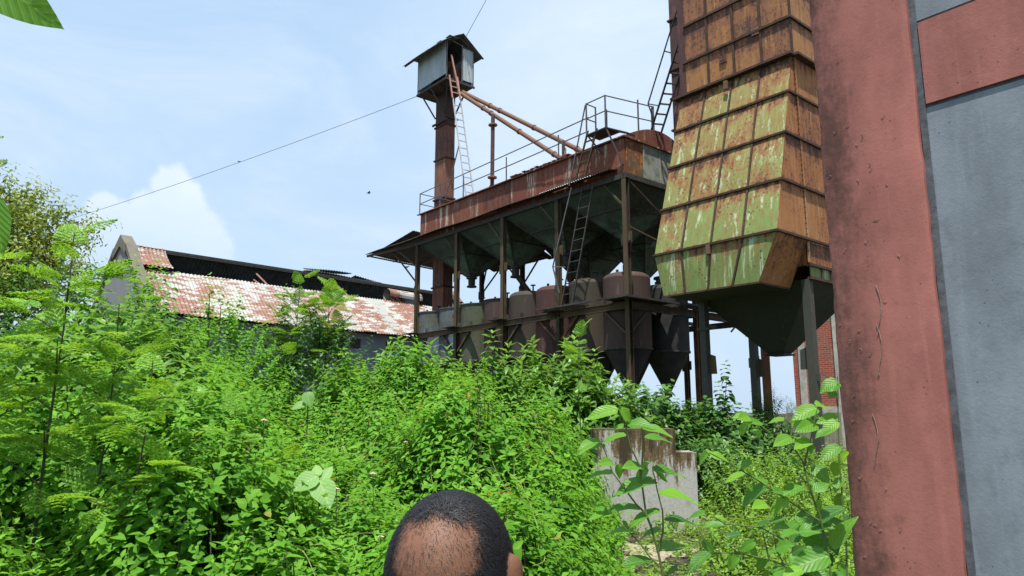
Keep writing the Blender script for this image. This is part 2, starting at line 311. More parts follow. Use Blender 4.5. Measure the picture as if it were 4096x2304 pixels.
class MB:
    def __init__(s): s.v = []; s.f = []; s.t = []
    def add(s, vs, fs, t=None):
        k = len(s.v); s.v += [tuple(x) for x in vs]
        for f in fs: s.f.append(tuple(i + k for i in f)); s.t.append(rnd.random() if t is None else t)
        return s
    def hexa(s, p, t=None):        # p: 4 bottom + 4 top corners, same winding
        return s.add(p, [(3, 2, 1, 0), (4, 5, 6, 7), (0, 1, 5, 4), (1, 2, 6, 5), (2, 3, 7, 6), (3, 0, 4, 7)], t)
    def box(s, x0, x1, y0, y1, z0, z1, t=None):
        return s.hexa([(x0, y0, z0), (x1, y0, z0), (x1, y1, z0), (x0, y1, z0), (x0, y0, z1), (x1, y0, z1), (x1, y1, z1), (x0, y1, z1)], t)
    def bar(s, p, q, w, h=None, up=(0, 0, 1), t=None):
        p, q = Vector(p), Vector(q); h = h or w; d = (q - p).normalized(); u = Vector(up)
        if abs(d.dot(u)) > .95: u = Vector((0, 1, 0))
        a = d.cross(u).normalized() * w / 2; b = a.cross(d).normalized() * h / 2
        return s.hexa([p - a - b, p + a - b, p + a + b, p - a + b, q - a - b, q + a - b, q + a + b, q - a + b], t)
    def tube(s, pts, r, n=8, t=None, caps=True):
        pts = [Vector(p) for p in pts]; rs = r if isinstance(r, (list, tuple)) else [r] * len(pts); vs = []
        t = rnd.random() if t is None else t
        for i, p in enumerate(pts):
            d = (pts[min(i + 1, len(pts) - 1)] - pts[max(i - 1, 0)]).normalized()
            u = Vector((0, 0, 1)) if abs(d.z) < .9 else Vector((1, 0, 0))
            a = d.cross(u).normalized(); b = a.cross(d)
            vs += [p + (a * math.cos(k * 2 * math.pi / n) + b * math.sin(k * 2 * math.pi / n)) * rs[i] for k in range(n)]
        fs = [(i * n + k, i * n + (k + 1) % n, (i + 1) * n + (k + 1) % n, (i + 1) * n + k) for i in range(len(pts) - 1) for k in range(n)]
        if caps: fs += [tuple(range(n)), tuple(reversed(range((len(pts) - 1) * n, len(pts) * n)))]
        return s.add(vs, fs, t)
    def lathe(s, prof, c, n=40, t=None, a0=0, a1=2 * math.pi):
        full = abs(a1 - a0 - 2 * math.pi) < 1e-6; m = n if full else n + 1; vs = []
        t = rnd.random() if t is None else t
        for r, z in prof: vs += [(c[0] + r * math.cos(a0 + (a1 - a0) * k / n), c[1] + r * math.sin(a0 + (a1 - a0) * k / n), c[2] + z) for k in range(m)]
        return s.add(vs, [(i * m + k, i * m + (k + 1) % m, (i + 1) * m + (k + 1) % m, (i + 1) * m + k) for i in range(len(prof) - 1) for k in range(n)], t)
    def corr(s, o, along, slope, pitch=.11, amp=.022, ns=2, jag=0.0, sag=0.0, wob=0.0):
        o, A, S = Vector(o), Vector(along), Vector(slope); nn = A.cross(S).normalized(); L = A.length
        na = max(4, int(L / pitch * 4)); vs = []; ends = {}
        for i in range(na + 1):
            u = i / na; sh = int(u * L / .8); e = ends.setdefault(sh, rnd.uniform(-jag, jag))
            for j in range(ns + 1):
                w = j / ns; ww = w * (1 + (e / max(S.length, .01) if j == ns else 0))
                d = amp * math.sin(u * L / pitch * 2 * math.pi) - sag * math.sin(w * math.pi) + wob * math.sin(u * L * 1.3 + 2 * w)
                vs.append(o + A * u + S * ww + nn * d)
        return s.add(vs, [(i * (ns + 1) + j, (i + 1) * (ns + 1) + j, (i + 1) * (ns + 1) + j + 1, i * (ns + 1) + j + 1) for i in range(na) for j in range(ns)], rnd.random())
    def build(s, name, mat, parent=None, smooth=False, base=None, label=None):
        b = Vector(base) if base is not None else (BASE.get(parent.name, Vector()) if parent else Vector())
        me = bpy.data.meshes.new(name); me.from_pydata([(v[0] - b.x, v[1] - b.y, v[2] - b.z) for v in s.v], [], s.f)
        at = me.attributes.new('tone', 'FLOAT', 'FACE'); at.data.foreach_set('value', s.t)
        bm = bmesh.new(); bm.from_mesh(me); bmesh.ops.recalc_face_normals(bm, faces=bm.faces); bm.to_mesh(me); bm.free()
        if smooth:
            for p in me.polygons: p.use_smooth = True
            me.set_sharp_from_angle(angle=R(50))
        return link(name, me, mat, parent, label=label)
def ladder(mb, p, q, wv, step=.33, st=.045, rg=.03):
    p, q, wv = Vector(p), Vector(q), Vector(wv)
    mb.bar(p, q, st, st); mb.bar(p + wv, q + wv, st, st); n = max(2, int((q - p).length / step))
    for i in range(1, n): a = p + (q - p) * i / n; mb.bar(a, a + wv, rg, rg)
    return mb

# ------------------------------------------------------------------ ground
def structure(name, mb, mat):
    o = mb.build(name, mat); o['kind'] = 'structure'; return o
g = MB(); g.add([(-900, -60, 0), (900, -60, 0), (900, 1800, 0), (-900, 1800, 0)], [(0, 1, 2, 3)]); structure('ground', g, M['soil'])
p = MB(); pts = []
for i in range(40):
    a = i / 40 * 2 * math.pi; r = 1 + .22 * math.sin(3 * a + 1) + .13 * math.sin(7 * a)
    pts.append((1.72 + .55 * r * math.cos(a), 9.6 + .6 * r * math.sin(a), .006))
p.add(pts, [tuple(range(40))]); structure('path', p, M['path'])

# ------------------------------------------------------------------ storage bins on a steel frame
binh = thing('storage_bins', 'long rusty red steel storage bin house on columns with mossy hoppers under it', 'storage bins', (-6, 1.8, 0), FP)
def part(mb, name, mat, parent=None, smooth=False, label=None): return mb.build(name, M[mat], parent or binh, smooth, label=label)
b = MB()                                                        # long wall facing us, in sheets
xs = [-12, -10.6, -9.0, -7.4, -5.7, -3.9, -1.9, -.02]
for i in range(7): b.box(xs[i] + .006, xs[i + 1] - .006, .03 + .008 * (i % 2), .10, 9.33, 10.50 + .02 * (i % 2))
b.box(-12, -.02, 3.52, 3.6, 9.33, 10.5); b.box(-12.02, -11.95, .1, 3.52, 9.33, 10.5)
part(b, 'wall', 'redbox')
b = MB()
for i, (a, c) in enumerate(((.1, .95), (.95, 1.8), (1.8, 2.7), (2.7, 3.52))): b.box(-.07, 0 + .006 * (i % 2), a + .004, c - .004, 9.33, 10.5, [.70, .30, .12, .5][i])
for y in (.95, 1.8, 2.7): b.box(-.01, .03, y - .02, y + .02, 9.34, 10.5, .3)
part(b, 'end_wall', 'redbox_end', label='end wall of peeling pale green and orange sheets')
b = MB(); n = 16; arc = []                                      # barrel roof
for k in range(n + 1):
    y = -.06 + 3.75 * k / n; arc.append((y, 10.53 + .62 * math.sin(math.pi * k / n)))
vs = [(x, y, z) for x in (-12.1, .04) for y, z in arc]
b.add(vs, [(k, k + 1, n + 2 + k, n + 1 + k) for k in range(n)] + [tuple(range(n + 1)), tuple(range(n + 1, 2 * n + 2))], .5)
b.bar((-12.15, -.04, 10.53), (.05, -.04, 10.53), .07, .04); b.bar((.05, -.05, 10.53), (.05, 3.65, 10.53), .05, .06)
for i in range(14): b.box(-5.6 + i * .23, -5.42 + i * .23, -.10, .3, 10.56 + rnd.uniform(0, .05), 10.585 + rnd.uniform(0, .06))
part(b, 'roof', 'redbox')
# canopy of corrugated sheet round the foot of the box
c = MB()
c.corr((-16.2, -.42, 9.36), (15.9, 0, .02), (0, .5, .13), .105, .018, 2, .07, 0, .02)
c.corr((-16.2, -.1, 9.40), (0, 5.2, -.3), (3.9, 0, .5), .105, .018, 3, .1, 0, .02)
c.corr((-13.2, 3.3, 9.5), (4.4, 0, 0), (0, 1.9, -.75), .105, .018, 2, .1)
part(c, 'canopy', 'canopy')
c = MB(); c.corr((-3.6, -.44, 9.385), (2.5, 0, .01), (0, .4, .115), .105, .016, 2, .05); part(c, 'canopy_sheet', 'hutwall', label='newer pale canopy sheet near the corner')
# eave beams and roof framing
f = MB()
f.bar((-12.3, -.02, 9.2), (.12, -.02, 9.2), .12, .16); f.bar((.02, -.08, 9.22), (.02, 7.1, 9.22), .10, .17)
f.bar((-16.2, -.3, 9.3), (-12.3, -.02, 9.2), .07, .1); f.bar((-12, 3.5, 9.2), (0, 3.5, 9.2), .1, .15); f.bar((-9, 7, 9.2), (0, 7, 9.2), .1, .15)
f.bar((-16.2, -.3, 9.32), (-16.0, 4.9, 9.05), .06); f.bar((-16, 4.9, 9.0), (-9, 4.7, 8.8), .06)
for k in range(1, 4): f.bar((-16.1, -.2 + 1.3 * k, 9.27 - .07 * k), (-12.2, -.1 + 1.3 * k, 9.5), .05)
for x in (-12.09, -9.09, -6.09, -3.09): f.bar((x, -.02, 9.13), (x, 3.5, 9.13), .09, .12)
part(f, 'eave_beam', 'darksteel')  # beam colour darkened to paint the shadow line under the canopy
# hoppers: four in front, three behind, upside-down pyramids with a seam half way
def hopper(x0, x1, y0, y1, zt, tx, ty, tz):
    h = MB(); r = .17; tops = [(x0, y0), (x1, y0), (x1, y1), (x0, y1)]; tips = [(tx - r, ty - r), (tx + r, ty - r), (tx + r, ty + r), (tx - r, ty + r)]
    mid = [(a[0] * .55 + b_[0] * .45, a[1] * .55 + b_[1] * .45) for a, b_ in zip(tops, tips)]; zm = zt * .55 + tz * .45
    for ra, za, rb, zb in ((tops, zt, mid, zm), (mid, zm, tips, tz)):
        for k in range(4):
            j = (k + 1) % 4
            h.add([(*ra[k], za), (*ra[j], za), (*rb[j], zb), (*rb[k], zb)], [(0, 1, 2, 3)], (.25, .5, .75, .4)[k])
    o = part(h, 'hopper', 'hopper')
    s = MB()
    for k in range(4):
        j = (k + 1) % 4
        s.bar((*mid[k], zm), (*mid[j], zm), .05, .05); s.bar((*tops[k], zt), (*tips[k], tz), .05, .05)
    s.build('angle_iron', M['darksteel'], o)
    q = MB(); q.lathe([(.01, -.02), (.24, -.02), (.24, -.10), (.16, -.10), (.15, -.42), (.22, -.42), (.22, -.48), (.01, -.48)], (tx, ty, tz), 14); q.build('outlet', M['darksteel'], o, True)
for k in range(4): hopper(-3.06 - 3.0 * k, -.06 - 3.0 * k, .06, 3.5, 9.14, -1.56 - 3.0 * k, 1.85, 7.72)
for k in range(3): hopper(-2.1 - 3.0 * k + (1.4 if k == 0 else 0), .8 - 3.0 * k if k else 0, 3.62, 6.95, 9.1, -.7 - 3.0 * k, 5.3, 7.1)
b = MB(); b.box(-9, 0, 3.62, 7.0, 9.3, 10.4); part(b, 'rear_wall', 'redbox')
# columns
cols = [(0, 0), (-3.09, 0), (-6.09, 0), (-9.09, 0), (-12.09, 0), (0, 3.45), (-3.05, 3.55), (-6.05, 3.55), (-9.1, 3.55), (-12.05, 3.55), (0, 6.85), (-3, 6.9), (-6, 6.9)]
for i, (x, y) in enumerate(cols):
    m_ = 'orangecol' if i == 5 else ('leg' if i == 10 else 'steel'); w = .085
    h = MB(); top = 9.1 if y < 6 else (9.0 if i > 10 else 5.1)
    h.box(x - w, x + w, y - w, y - w + .02, 0, top); h.box(x - w, x + w, y + w - .02, y + w, 0, top); h.box(x - .012, x + .012, y - w + .02, y + w - .02, 0, top)
    if y > 6: h.box(x - w, x - w + .015, y - w + .02, y + w - .02, 0, top)
    o = h.build('column', M[m_], binh)
    h = MB()
    z = 6.95 + (.12 if i % 2 else 0) if y < 6 else 3.4
    h.box(x - .19, x - .085, y - .05, y - .03, z, z + .36); h.box(x + .085, x + .24, y - .03, y - .01, z + .05, z + .40); h.box(x + .12, x + .21, y - .06, y - .03, z + .1, z + .3)
    h.build('bolt_plate', M['steel'] if y < 6 else M['leg'], o)
# braces under the eave
for i in range(5):
    x = cols[i][0]; h = MB()
    h.bar((x - .9 if i < 4 else x - 1.6, 0, 9.12), (x - .03, 0, 8.15), .05, .06); part(h, 'brace', 'steel')
for p_, q_ in (((.02, .1, 9.1), (.02, 2.4, 7.9)), ((.02, 3.3, 7.0), (.02, .15, 7.55)), ((-12.1, .1, 7.3), (-14.4, .1, 9.25)), ((-9.1, 3.55, 7.3), (-10.9, 3.6, 9.1)), ((-9.1, 3.55, 7.3), (-7.4, 3.6, 9.0)), ((-12.05, 3.55, 7.3), (-10.4, 3.6, 8.6)), ((-12.05, 3.55, 7.35), (-11.6, 3.6, 9.0))):
    h = MB(); h.bar(p_, q_, .055, .055); part(h, 'brace', 'steel')
# tank-level beams, brackets and knee braces
for i in range(4):
    h = MB(); x0, x1 = cols[i + 1][0] + .09, cols[i][0] - .09; z = 5.06
    h.box(x0, x1, -.05, -.035, z - .1, z + .08); h.box(x0, x1, -.10, .02, z + .08, z + .10); h.box(x0, x1, -.10, .02, z - .12, z - .10)
    part(h, 'beam', ('steel', 'steel', 'steel', 'steel')[i])
    h = MB(); h.bar((x0 + .04, -.02, z - .85), (x0 + .80, -.02, z - .14), .06, .07); part(h, 'knee_brace', 'steel')
    h = MB(); h.bar((x1 - .04, -.02, z - .85), (x1 - .85, -.02, z - .14), .06, .07); part(h, 'knee_brace', 'steel')
    h = MB(); h.box(cols[i + 1][0] - .5, cols[i + 1][0] + .35, -.42, .02, z + .105, z + .125); h.bar((cols[i + 1][0], -.4, z + .08), (cols[i + 1][0], 0, z - .1), .05); part(h, 'bracket_shelf', 'darksteel')
for x in (.02,):
    h = MB(); h.box(x - .01, x + .01, .09, 6.75, 4.95, 5.16); h.box(x - .05, x + .06, .09, 6.75, 5.16, 5.18); h.box(x - .05, x + .06, .09, 6.75, 4.93, 4.95); part(h, 'beam', 'steel')
h = MB(); h.bar((.02, .05, 4.2), (.02, .85, 4.92), .05, .06); part(h, 'knee_brace', 'leg')
for y in (3.5, 6.9):
    h = MB(); h.box(-12 if y < 4 else -6, -.1, y - .01, y + .01, 4.95, 5.16); h.box(-12 if y < 4 else -6, -.1, y - .06, y + .06, 5.16, 5.18); part(h, 'beam', 'darksteel')
h = MB(); h.bar((-3.0, 3.5, 5.0), (-3.0, 6.9, 5.0), .1, .16); h.bar((-1.5, 3.55, 5.02), (-1.5, 6.85, 5.02), .08, .12); part(h, 'beam', 'darksteel')
# landings and gratings at tank level
h = MB(); h.box(-.7, .42, -.62, 1.9, 5.245, 5.27)
for k in range(30): h.box(-3.5 + k * .06, -3.465 + k * .06, -.55, .05, 5.22, 5.25)
h.bar((-3.6, -.55, 5.235), (.45, -.6, 5.235), .05, .06); h.bar((.43, -.62, 5.235), (.43, 1.95, 5.235), .05, .06)
h.bar((-3.3, -.5, 5.2), (-3.09, -.05, 4.95), .05)
part(h, 'landing', 'darksteel')
h = MB()
for k in range(26): h.box(.1 + .0, .62, 2.2 + k * .13, 2.245 + k * .13, 5.20, 5.23)
h.bar((.1, 2.1, 5.215), (.1, 5.6, 5.215), .04, .05); h.bar((.64, 2.1, 5.215), (.64, 5.6, 5.215), .05, .06); h.bar((.62, 5.5, 5.2), (.05, 5.4, 4.6), .05)
part(h, 'grating', 'darksteel')
# railings on the roof edge and the platform by the ladder
h = MB(); z0, z1, zm = 10.5, 11.5, 11.02
for x in (-12, -10.4, -8.7, -5.9, -3.0): h.bar((x, -.02, z0), (x, -.02, z1), .035)
for z in (z1, zm): h.bar((-12, -.02, z), (-1.25, -.3, z + (.0 if z == zm else 0)), .03)
for z in (z1, zm): h.bar((-12, 0, z), (-12, 3.4, z), .03)
h.bar((-12, 3.4, z0), (-12, 3.4, z1), .035)
part(h, 'railing', 'rail')
h = MB()
for p_ in ((-.45, -.35), (-1.3, -.35), (-1.3, .1), (.0, 1.55), (.0, .75)): h.bar((*p_, 10.9 if p_[1] < .4 else 10.9), (*p_, 12.0), .04)
for z in (11.98, 11.45): h.bar((-1.3, -.35, z), (-.45, -.35, z), .03); h.bar((-.45, -.35, z), (0, 1.55, z), .03); h.bar((-1.3, -.35, z - (0 if z < 11.9 else .0)), (-1.3, .1, z), .03)
h.bar((-.75, .05, 10.9), (-.75, .05, 11.7), .03); h.bar((-.75, .05, 11.7), (-.45, -.35, 11.5), .03)
part(h, 'platform_railing', 'rail')
h = MB(); h.box(-1.32, -.42, -.36, .3, 10.86, 10.9); h.add([(-.42, -.36, 10.86), (.05, .1, 10.66), (.05, .5, 10.66), (-.42, .3, 10.86), (-.42, -.36, 10.89), (.05, .1, 10.69), (.05, .5, 10.69), (-.42, .3, 10.89)], [(0, 1, 2, 3), (4, 5, 6, 7), (0, 1, 5, 4), (1, 2, 6, 5), (2, 3, 7, 6), (3, 0, 4, 7)])
h.bar((-.45, -.33, 10.86), (-.06, 0, 9.6), .05); h.bar((-1.28, -.33, 10.86), (-.95, .02, 10.2), .045)
part(h, 'platform', 'darksteel')
h = MB(); ladder(h, (-1.88, -.36, 9.34), (-1.30, -.3, 11.0), (.42, 0, 0), .33, .05, .04)
part(h, 'ladder', 'steel'); h = MB(); h.bar((-2.08, -.42, 9.3), (-1.34, -.35, 11.95), .035); part(h, 'handrail', 'rail')
h = MB(); ladder(h, (-2.5, -.45, 5.27), (-1.70, -.18, 9.2), (.50, 0, 0), .36, .04, .03); part(h, 'ladder', 'darksteel')  # dark colour paints the canopy's shade onto this lower flight
h = MB(); h.bar((-2.72, -.62, 6.6), (-1.95, -.45, 9.2), .035); h.bar((-2.72, -.62, 6.6), (-2.55, -.5, 5.7), .035); h.bar((-2.72, -.62, 6.6), (-2.32, -.42, 6.55), .03); part(h, 'handrail', 'rail')
h = MB(); h.tube([(-.55, 1.9, 7.35), (.35, 2.9, 6.45), (1.2, 3.9, 5.9)], .12, 12); part(h, 'chute', 'hopper', None, True)
h = MB(); h.tube([(-7.5, 1.85, 7.35), (-6.9, 2.3, 6.35)], .09, 10); part(h, 'chute', 'steel', None, True)

# ------------------------------------------------------------------ soaking tanks
tank_rows = []
TX = [-.75, -2.32, -4.02, -5.52, -7.04, -8.61, -10.14, -11.81]
TM = ['tank_mauve', 'tank_brown', 'tank_red', 'tank_brown', 'tank_mauve', 'tank_green', 'tank_blue', 'tank_blue']
TH = [6.20, 6.22, 6.20, 6.20, 6.10, 6.10, 6.10, 6.12]
TL = ['mauve brown domed steel tank nearest the corner column under the bins', 'brown domed tank with a blue streak beside the lower ladder', 'red brown domed tank behind the foot of the lower ladder',
      'plain brown domed tank left of the red brown tank', 'mauve flat-topped tank with a thin vent pipe, right of the green tank', 'mossy green flat-topped tank right of the two blue tanks', 'brighter blue flaking tank behind the second column', 'faded blue flaking tank farthest along the row beside the shed roof']
def tank(x, y, top, mat, label, dome, rim=True, group='steel tanks in the front row', r=.765):
    t = thing('steel_tank', label, 'tank', (x, y, 2.3), FP, group)
    s = MB(); s.lathe([(.10, 2.45), (r, 3.78)], (x, y, 0), 40); s.build('cone', M['tank_dark'], t, True)  # cone coloured darker than its shell to paint in the shade below
    s = MB(); prof = [(r, 3.78), (r, top - (.16 if dome else 0))]
    s.lathe(prof, (x, y, 0), 48); s.build('shell', M[mat], t, True)
    s = MB()
    if dome: s.lathe([(r, top - .16), (r - .04, top - .07), (r - .15, top), (r * .5, top + .05), (.01, top + .06)], (x, y, 0), 48)
    else: s.lathe([(r, top - .03), (r + .035, top - .03), (r + .035, top), (r * .5, top + .02), (.01, top + .03)], (x, y, 0), 48)
    s.build('lid', M[mat], t, True)
    s = MB(); s.lathe([(r, 3.80), (r + .025, 3.80), (r + .025, 3.74), (r, 3.74)], (x, y, 0), 48); s.build('flange', M['darksteel'], t)
    s = MB(); s.lathe([(.10, 2.45), (.13, 2.45), (.13, 2.3), (.01, 2.3)], (x, y, 0), 16); s.build('outlet', M['darksteel'], t)
    s = MB(); s.tube([(x + .1, y + .1, top), (x + .1, y + .1, top + .30)], .03, 8); s.lathe([(.01, .33), (.10, .33), (.10, .30), (.01, .30)], (x + .1, y + .1, top), 12); s.build('vent_pipe', M['darksteel'], t, True)
    for dx in (-.35, .35): s = MB(); s.box(x + dx - .06, x + dx + .06, y - r - .04, y - r + .1, 5.17, 5.36); s.build('lug', M[mat], t)
    s = MB(); s.box(x - .04, x + .04, y - r * .6, y - r * .6 + .05, top - .02, top + .12); s.build('lifting_eye', M[mat], t)
    return t
for i in range(8): tank(TX[i], .80, TH[i], TM[i], TL[i], i < 4)
TL2 = ['soot black tank behind the corner tank, right of the row', 'dark tank with a manhole rim seen between the corner tank and its left neighbour', 'dark tank behind the brown tank with the blue streak', 'dark tank behind the red brown tank', 'dark tank with a raised rim behind the plain brown tank', 'dark tank behind the mauve flat-topped tank', 'dark tank behind the mossy green tank', 'dark tank hidden behind the blue tanks']
for i in range(8):
    x = -.72 - 1.55 * i
    t = tank(x, 2.72, 6.02, 'tank_dark', TL2[i], True, group='steel tanks in the back row')
    s = MB(); s.lathe([(.32, 0), (.32, .24), (.40, .24), (.40, .29), (.01, .30)], (x + .05, 2.72, 6.05), 24); s.build('manhole', M['tank_dark'], t, True)

# ------------------------------------------------------------------ bucket elevator with its hut
el = thing('bucket_elevator', 'tall rusty elevator tower with a zinc sheet hut on top', 'elevator tower', (-13.15, 2.07, 0), FP)
s = MB(); zs = [0, 2.6, 5.2, 7.6, 9.8, 11.9, 13.9, 15.6, 17.5, 18.9]
for i in range(9): s.box(-13.6, -12.72, 1.8, 2.34, zs[i] + .01, zs[i + 1] - .01, [.4, .4, .5, .6, .8, .45, .65, .9, .2][i])
ca = s.build('casing', M['elevator'], el)
for z in zs[1:8]: s = MB(); s.box(-13.66, -12.66, 1.74, 2.40, z - .035, z + .035); s.build('flange', M['rib'], ca)
s = MB(); s.bar((-13.75, 1.72, 15.75), (-12.5, 1.72, 15.75), .07, .09); s.bar((-12.66, 1.66, 15.95), (-12.66, 2.5, 15.95), .06, .08); s.build('cross_bar', M['rib'], ca)
hut = MB(); hut.box(-14.15, -11.68, 1.08, 2.66, 17.30, 17.42); hut.bar((-14.2, 1.06, 17.32), (-11.62, 1.06, 17.32), .06, .10); hut.bar((-11.66, 1.02, 17.32), (-11.66, 2.72, 17.32), .06, .1); hut.bar((-14.18, 1.02, 17.32), (-14.18, 2.72, 17.32), .06, .1)
for x in (-13.4, -12.4): hut.bar((x, 1.1, 17.25), (x, 2.6, 17.25), .07, .1)
hf = hut.build('hut_floor', M['canopy'], el)
s = MB(); s.corr((-14.13, 1.06, 17.55), (1.22, 0, 0), (0, 0, 1.75), .09, .014, 1, .02); s.corr((-12.93, 1.045, 17.55), (1.22, 0, 0), (0, 0, 1.78), .09, .014, 1, .02)
s.corr((-11.66, 2.02, 17.52), (0, .62, 0), (0, 0, 1.62), .09, .016, 1, .02); s.corr((-14.15, 1.08, 17.5), (0, 1.56, 0), (0, 0, 2.0), .09, .014, 1); s.corr((-14.13, 2.64, 17.5), (2.44, 0, 0), (0, 0, 1.62), .09, .014, 1)
s.build('hut_wall', M['hutwall'], el)
for x, y in ((-11.68, 1.08), (-11.68, 1.98), (-11.68, 2.64), (-14.15, 1.08), (-14.15, 2.64)): s = MB(); s.box(x - .025, x + .025, y - .025, y + .025, 17.42, 19.3); s.build('hut_post', M['rail'], el)
s = MB()
s.bar((-11.68, 1.08, 19.25), (-11.68, 1.86, 19.66), .05); s.bar((-11.68, 1.86, 19.66), (-11.68, 2.66, 19.1), .05); s.bar((-11.68, 1.3, 19.36), (-11.68, 2.6, 19.15), .04)
s.build('hut_frame', M['rail'], el)
s = MB(); s.corr((-14.75, .52, 18.92), (3.35, 0, -.03), (0, 1.34, .87), .10, .016, 3, .03, -.05, .02); s.corr((-14.7, 1.84, 19.80), (3.3, 0, -.03), (0, 1.24, -.90), .10, .016, 2, .04)
s.bar((-14.7, .62, 18.93), (-11.45, .60, 18.90), .05, .06)
for k in range(6): s.box(-14.5 + k * .55, -14.15 + k * .55, .9 + .15 * (k % 2), 1.5, 19.28 + .1 * (k % 2), 19.31 + .1 * (k % 2))
s.build('hut_roof', M['hutdark'], el)
s = MB(); s.box(-12.55, -12.1, 1.75, 2.2, 17.4, 18.35); s.build('head_box', M['spout'], el)
for p_, q_ in (((-13.9, 1.1, 17.3), (-13.6, 1.78, 16.1)), ((-13.0, 1.08, 17.3), (-12.75, 1.78, 16.1)), ((-11.8, 2.4, 17.3), (-12.7, 2.3, 16.1)), ((-11.8, 1.2, 17.3), (-12.7, 1.78, 16.1))):
    s = MB(); s.bar(p_, q_, .06, .06); s.build('brace', M['darksteel'], el)
lad = MB(); ladder(lad, (-10.55, 1.5, 11.2), (-11.52, 1.36, 16.35), (.06, .40, 0), .36, .05, .035); lad.build('ladder', M['galv'], el)
lad = MB(); ladder(lad, (-11.5, 1.32, 16.35), (-11.62, 1.2, 17.5), (.06, .42, 0), .28, .055, .04); lad.bar((-11.44, 1.74, 16.35), (-11.62, 1.30, 18.55), .06, .07); lad.build('upper_ladder', M['plank'], el)
s = MB(); s.bar((-11.2, .8, 11.2), (-11.15, 1.5, 14.0), .04); s.build('ladder_prop', M['darksteel'], el)
for a, z in (((-3.95, 1.35, 11.05), 17.1), ((-3.0, 1.75, 11.1), 17.18)):
    s = MB(); p_ = Vector((-12.1, 2.0 + (.1 if a[0] > -3.5 else 0), z)); q_ = Vector(a)
    s.tube([p_, q_], .095, 14)
    for k in (.03, .28, .36, .62, .9): c0 = p_.lerp(q_, k); c1 = p_.lerp(q_, k + .008); s.tube([c0, c1], .122, 14)
    s.build('spout', M['spout'], el, True)
s = MB(); s.tube([(-8.45, 1.3, 10.9), (-8.6, 1.45, 14.55)], .085, 10); s.tube([(-8.44, 1.3, 11.6), (-8.44, 1.3, 11.66)], .2, 10); s.tube([(-8.59, 1.44, 14.05), (-8.59, 1.44, 14.1)], .2, 10)
s.bar((-8.45, 1.3, 11.35), (-8.75, .9, 10.6), .08); s.bar((-8.45, 1.3, 11.35), (-8.05, 1.6, 10.8), .08); s.build('spout_post', M['elevator'], el)
s = MB(); s.bar((-3.9, 1.1, 10.7), (-4.0, 1.2, 11.9), .09); s.bar((-3.6, .9, 10.8), (-4.0, 1.3, 11.6), .08); s.build('spout_post', M['darksteel'], el)

# ------------------------------------------------------------------ drying tower
GX, GY = 6.6, -1.56
def D(p): return (GX + p[0], GY + p[1], p[2])
dry = thing('drying_tower', 'tall rust orange and lichen green grain drying tower with a black hopper', 'drying tower', (GX - 1.6, GY + 1.2, 0), FP)
class DB(MB):
    def add(s, vs, fs, t=None): return MB.add(s, [D(v) for v in vs], fs, t)
    def tube(s, pts, r, n=8, t=None, caps=True): return MB.tube(s, pts, r, n, t, caps)
L_, DP = 3.18, 2.5
ZS = [10.07, 9.10, 8.02, 6.84, 5.62, 4.55]
def hoodx(z):   # outline of the hood: (left x, right x, front y)
    if z >= ZS[4]: k = (ZS[0] - z) / (ZS[0] - ZS[4]); return (-L_ - .10 * k, -.02 + .04 * k, -.04 - 1.24 * k)
    k = (ZS[4] - z) / (ZS[4] - ZS[5]); return (-L_ - .10 + .26 * k, .02 - .50 * k, -1.28 - .02 * k)
hf_ = DB(); hs = DB(); hs2 = DB(); ribs = DB()
for r_ in range(5):
    a, b_ = ZS[r_], ZS[r_ + 1]; A, B = hoodx(a), hoodx(b_)
    for c in range(4):
        def pt(X, z, k, off=0): return (X[0] + (X[1] - X[0]) * k / 4, X[2] - off, z)
        bow = rnd.uniform(.0, .03); q = [pt(A, a, c), pt(A, a, c + 1), pt(B, b_, c + 1), pt(B, b_, c)]
        m_ = tuple(sum(x[i] for x in q) / 4 - (bow if i == 1 else 0) for i in range(3)); t = rnd.random()
        hf_.add(q + [m_], [(0, 1, 4), (1, 2, 4), (2, 3, 4), (3, 0, 4)], t)
        if c: ribs.bar(pt(A, a, c, .015), pt(B, b_, c, .015), .045, .035)
    yb = 0.02
    hs.add([(A[1], A[2], a), (A[1], yb, a), (B[1], yb, b_), (B[1], B[2], b_)], [(0, 1, 2, 3)], rnd.uniform(.2, .8))
    hs2.add([(A[0], A[2], a), (A[0], yb, a), (B[0], yb, b_), (B[0], B[2], b_)], [(0, 1, 2, 3)])
    if r_:
        ribs.bar((A[0] - .02, A[2] - .025, a), (A[1] + .03, A[2] - .025, a), .07, .05); ribs.bar((A[1] + .025, A[2] - .03, a), (A[1] + .025, DP, a), .06, .05)
E_ = hoodx(ZS[5])
ribs.bar((E_[0], E_[2] - .01, ZS[5]), (E_[1], E_[2] - .01, ZS[5]), .03, .04); ribs.bar((E_[1], E_[2], ZS[5]), (E_[1], .02, ZS[5]), .03, .04)
for k in range(36):                                             # bolt heads down the side seam
    z = 5.6 + k * .125; ribs.box(.02, .035, -.02 + rnd.uniform(-.01, .01), .015, z, z + .03)
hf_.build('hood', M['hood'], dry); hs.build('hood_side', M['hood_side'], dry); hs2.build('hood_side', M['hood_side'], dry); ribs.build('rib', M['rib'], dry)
s = DB(); s.add([(E_[0], E_[2], ZS[5] + .01), (E_[1], E_[2], ZS[5] + .01), (E_[1], .02, ZS[5] + .01), (E_[0], .02, ZS[5] + .01)], [(0, 1, 2, 3)]); s.build('hood_floor', M['blackhopper'], dry)
s = DB(); zz = [5.05, 5.62, 6.84, 8.02, 9.10, 10.07]                            # main shaft below the ledge
for i in range(5): s.box(-.05, 0, .10, DP, zz[i] + .01, zz[i + 1] - .01)
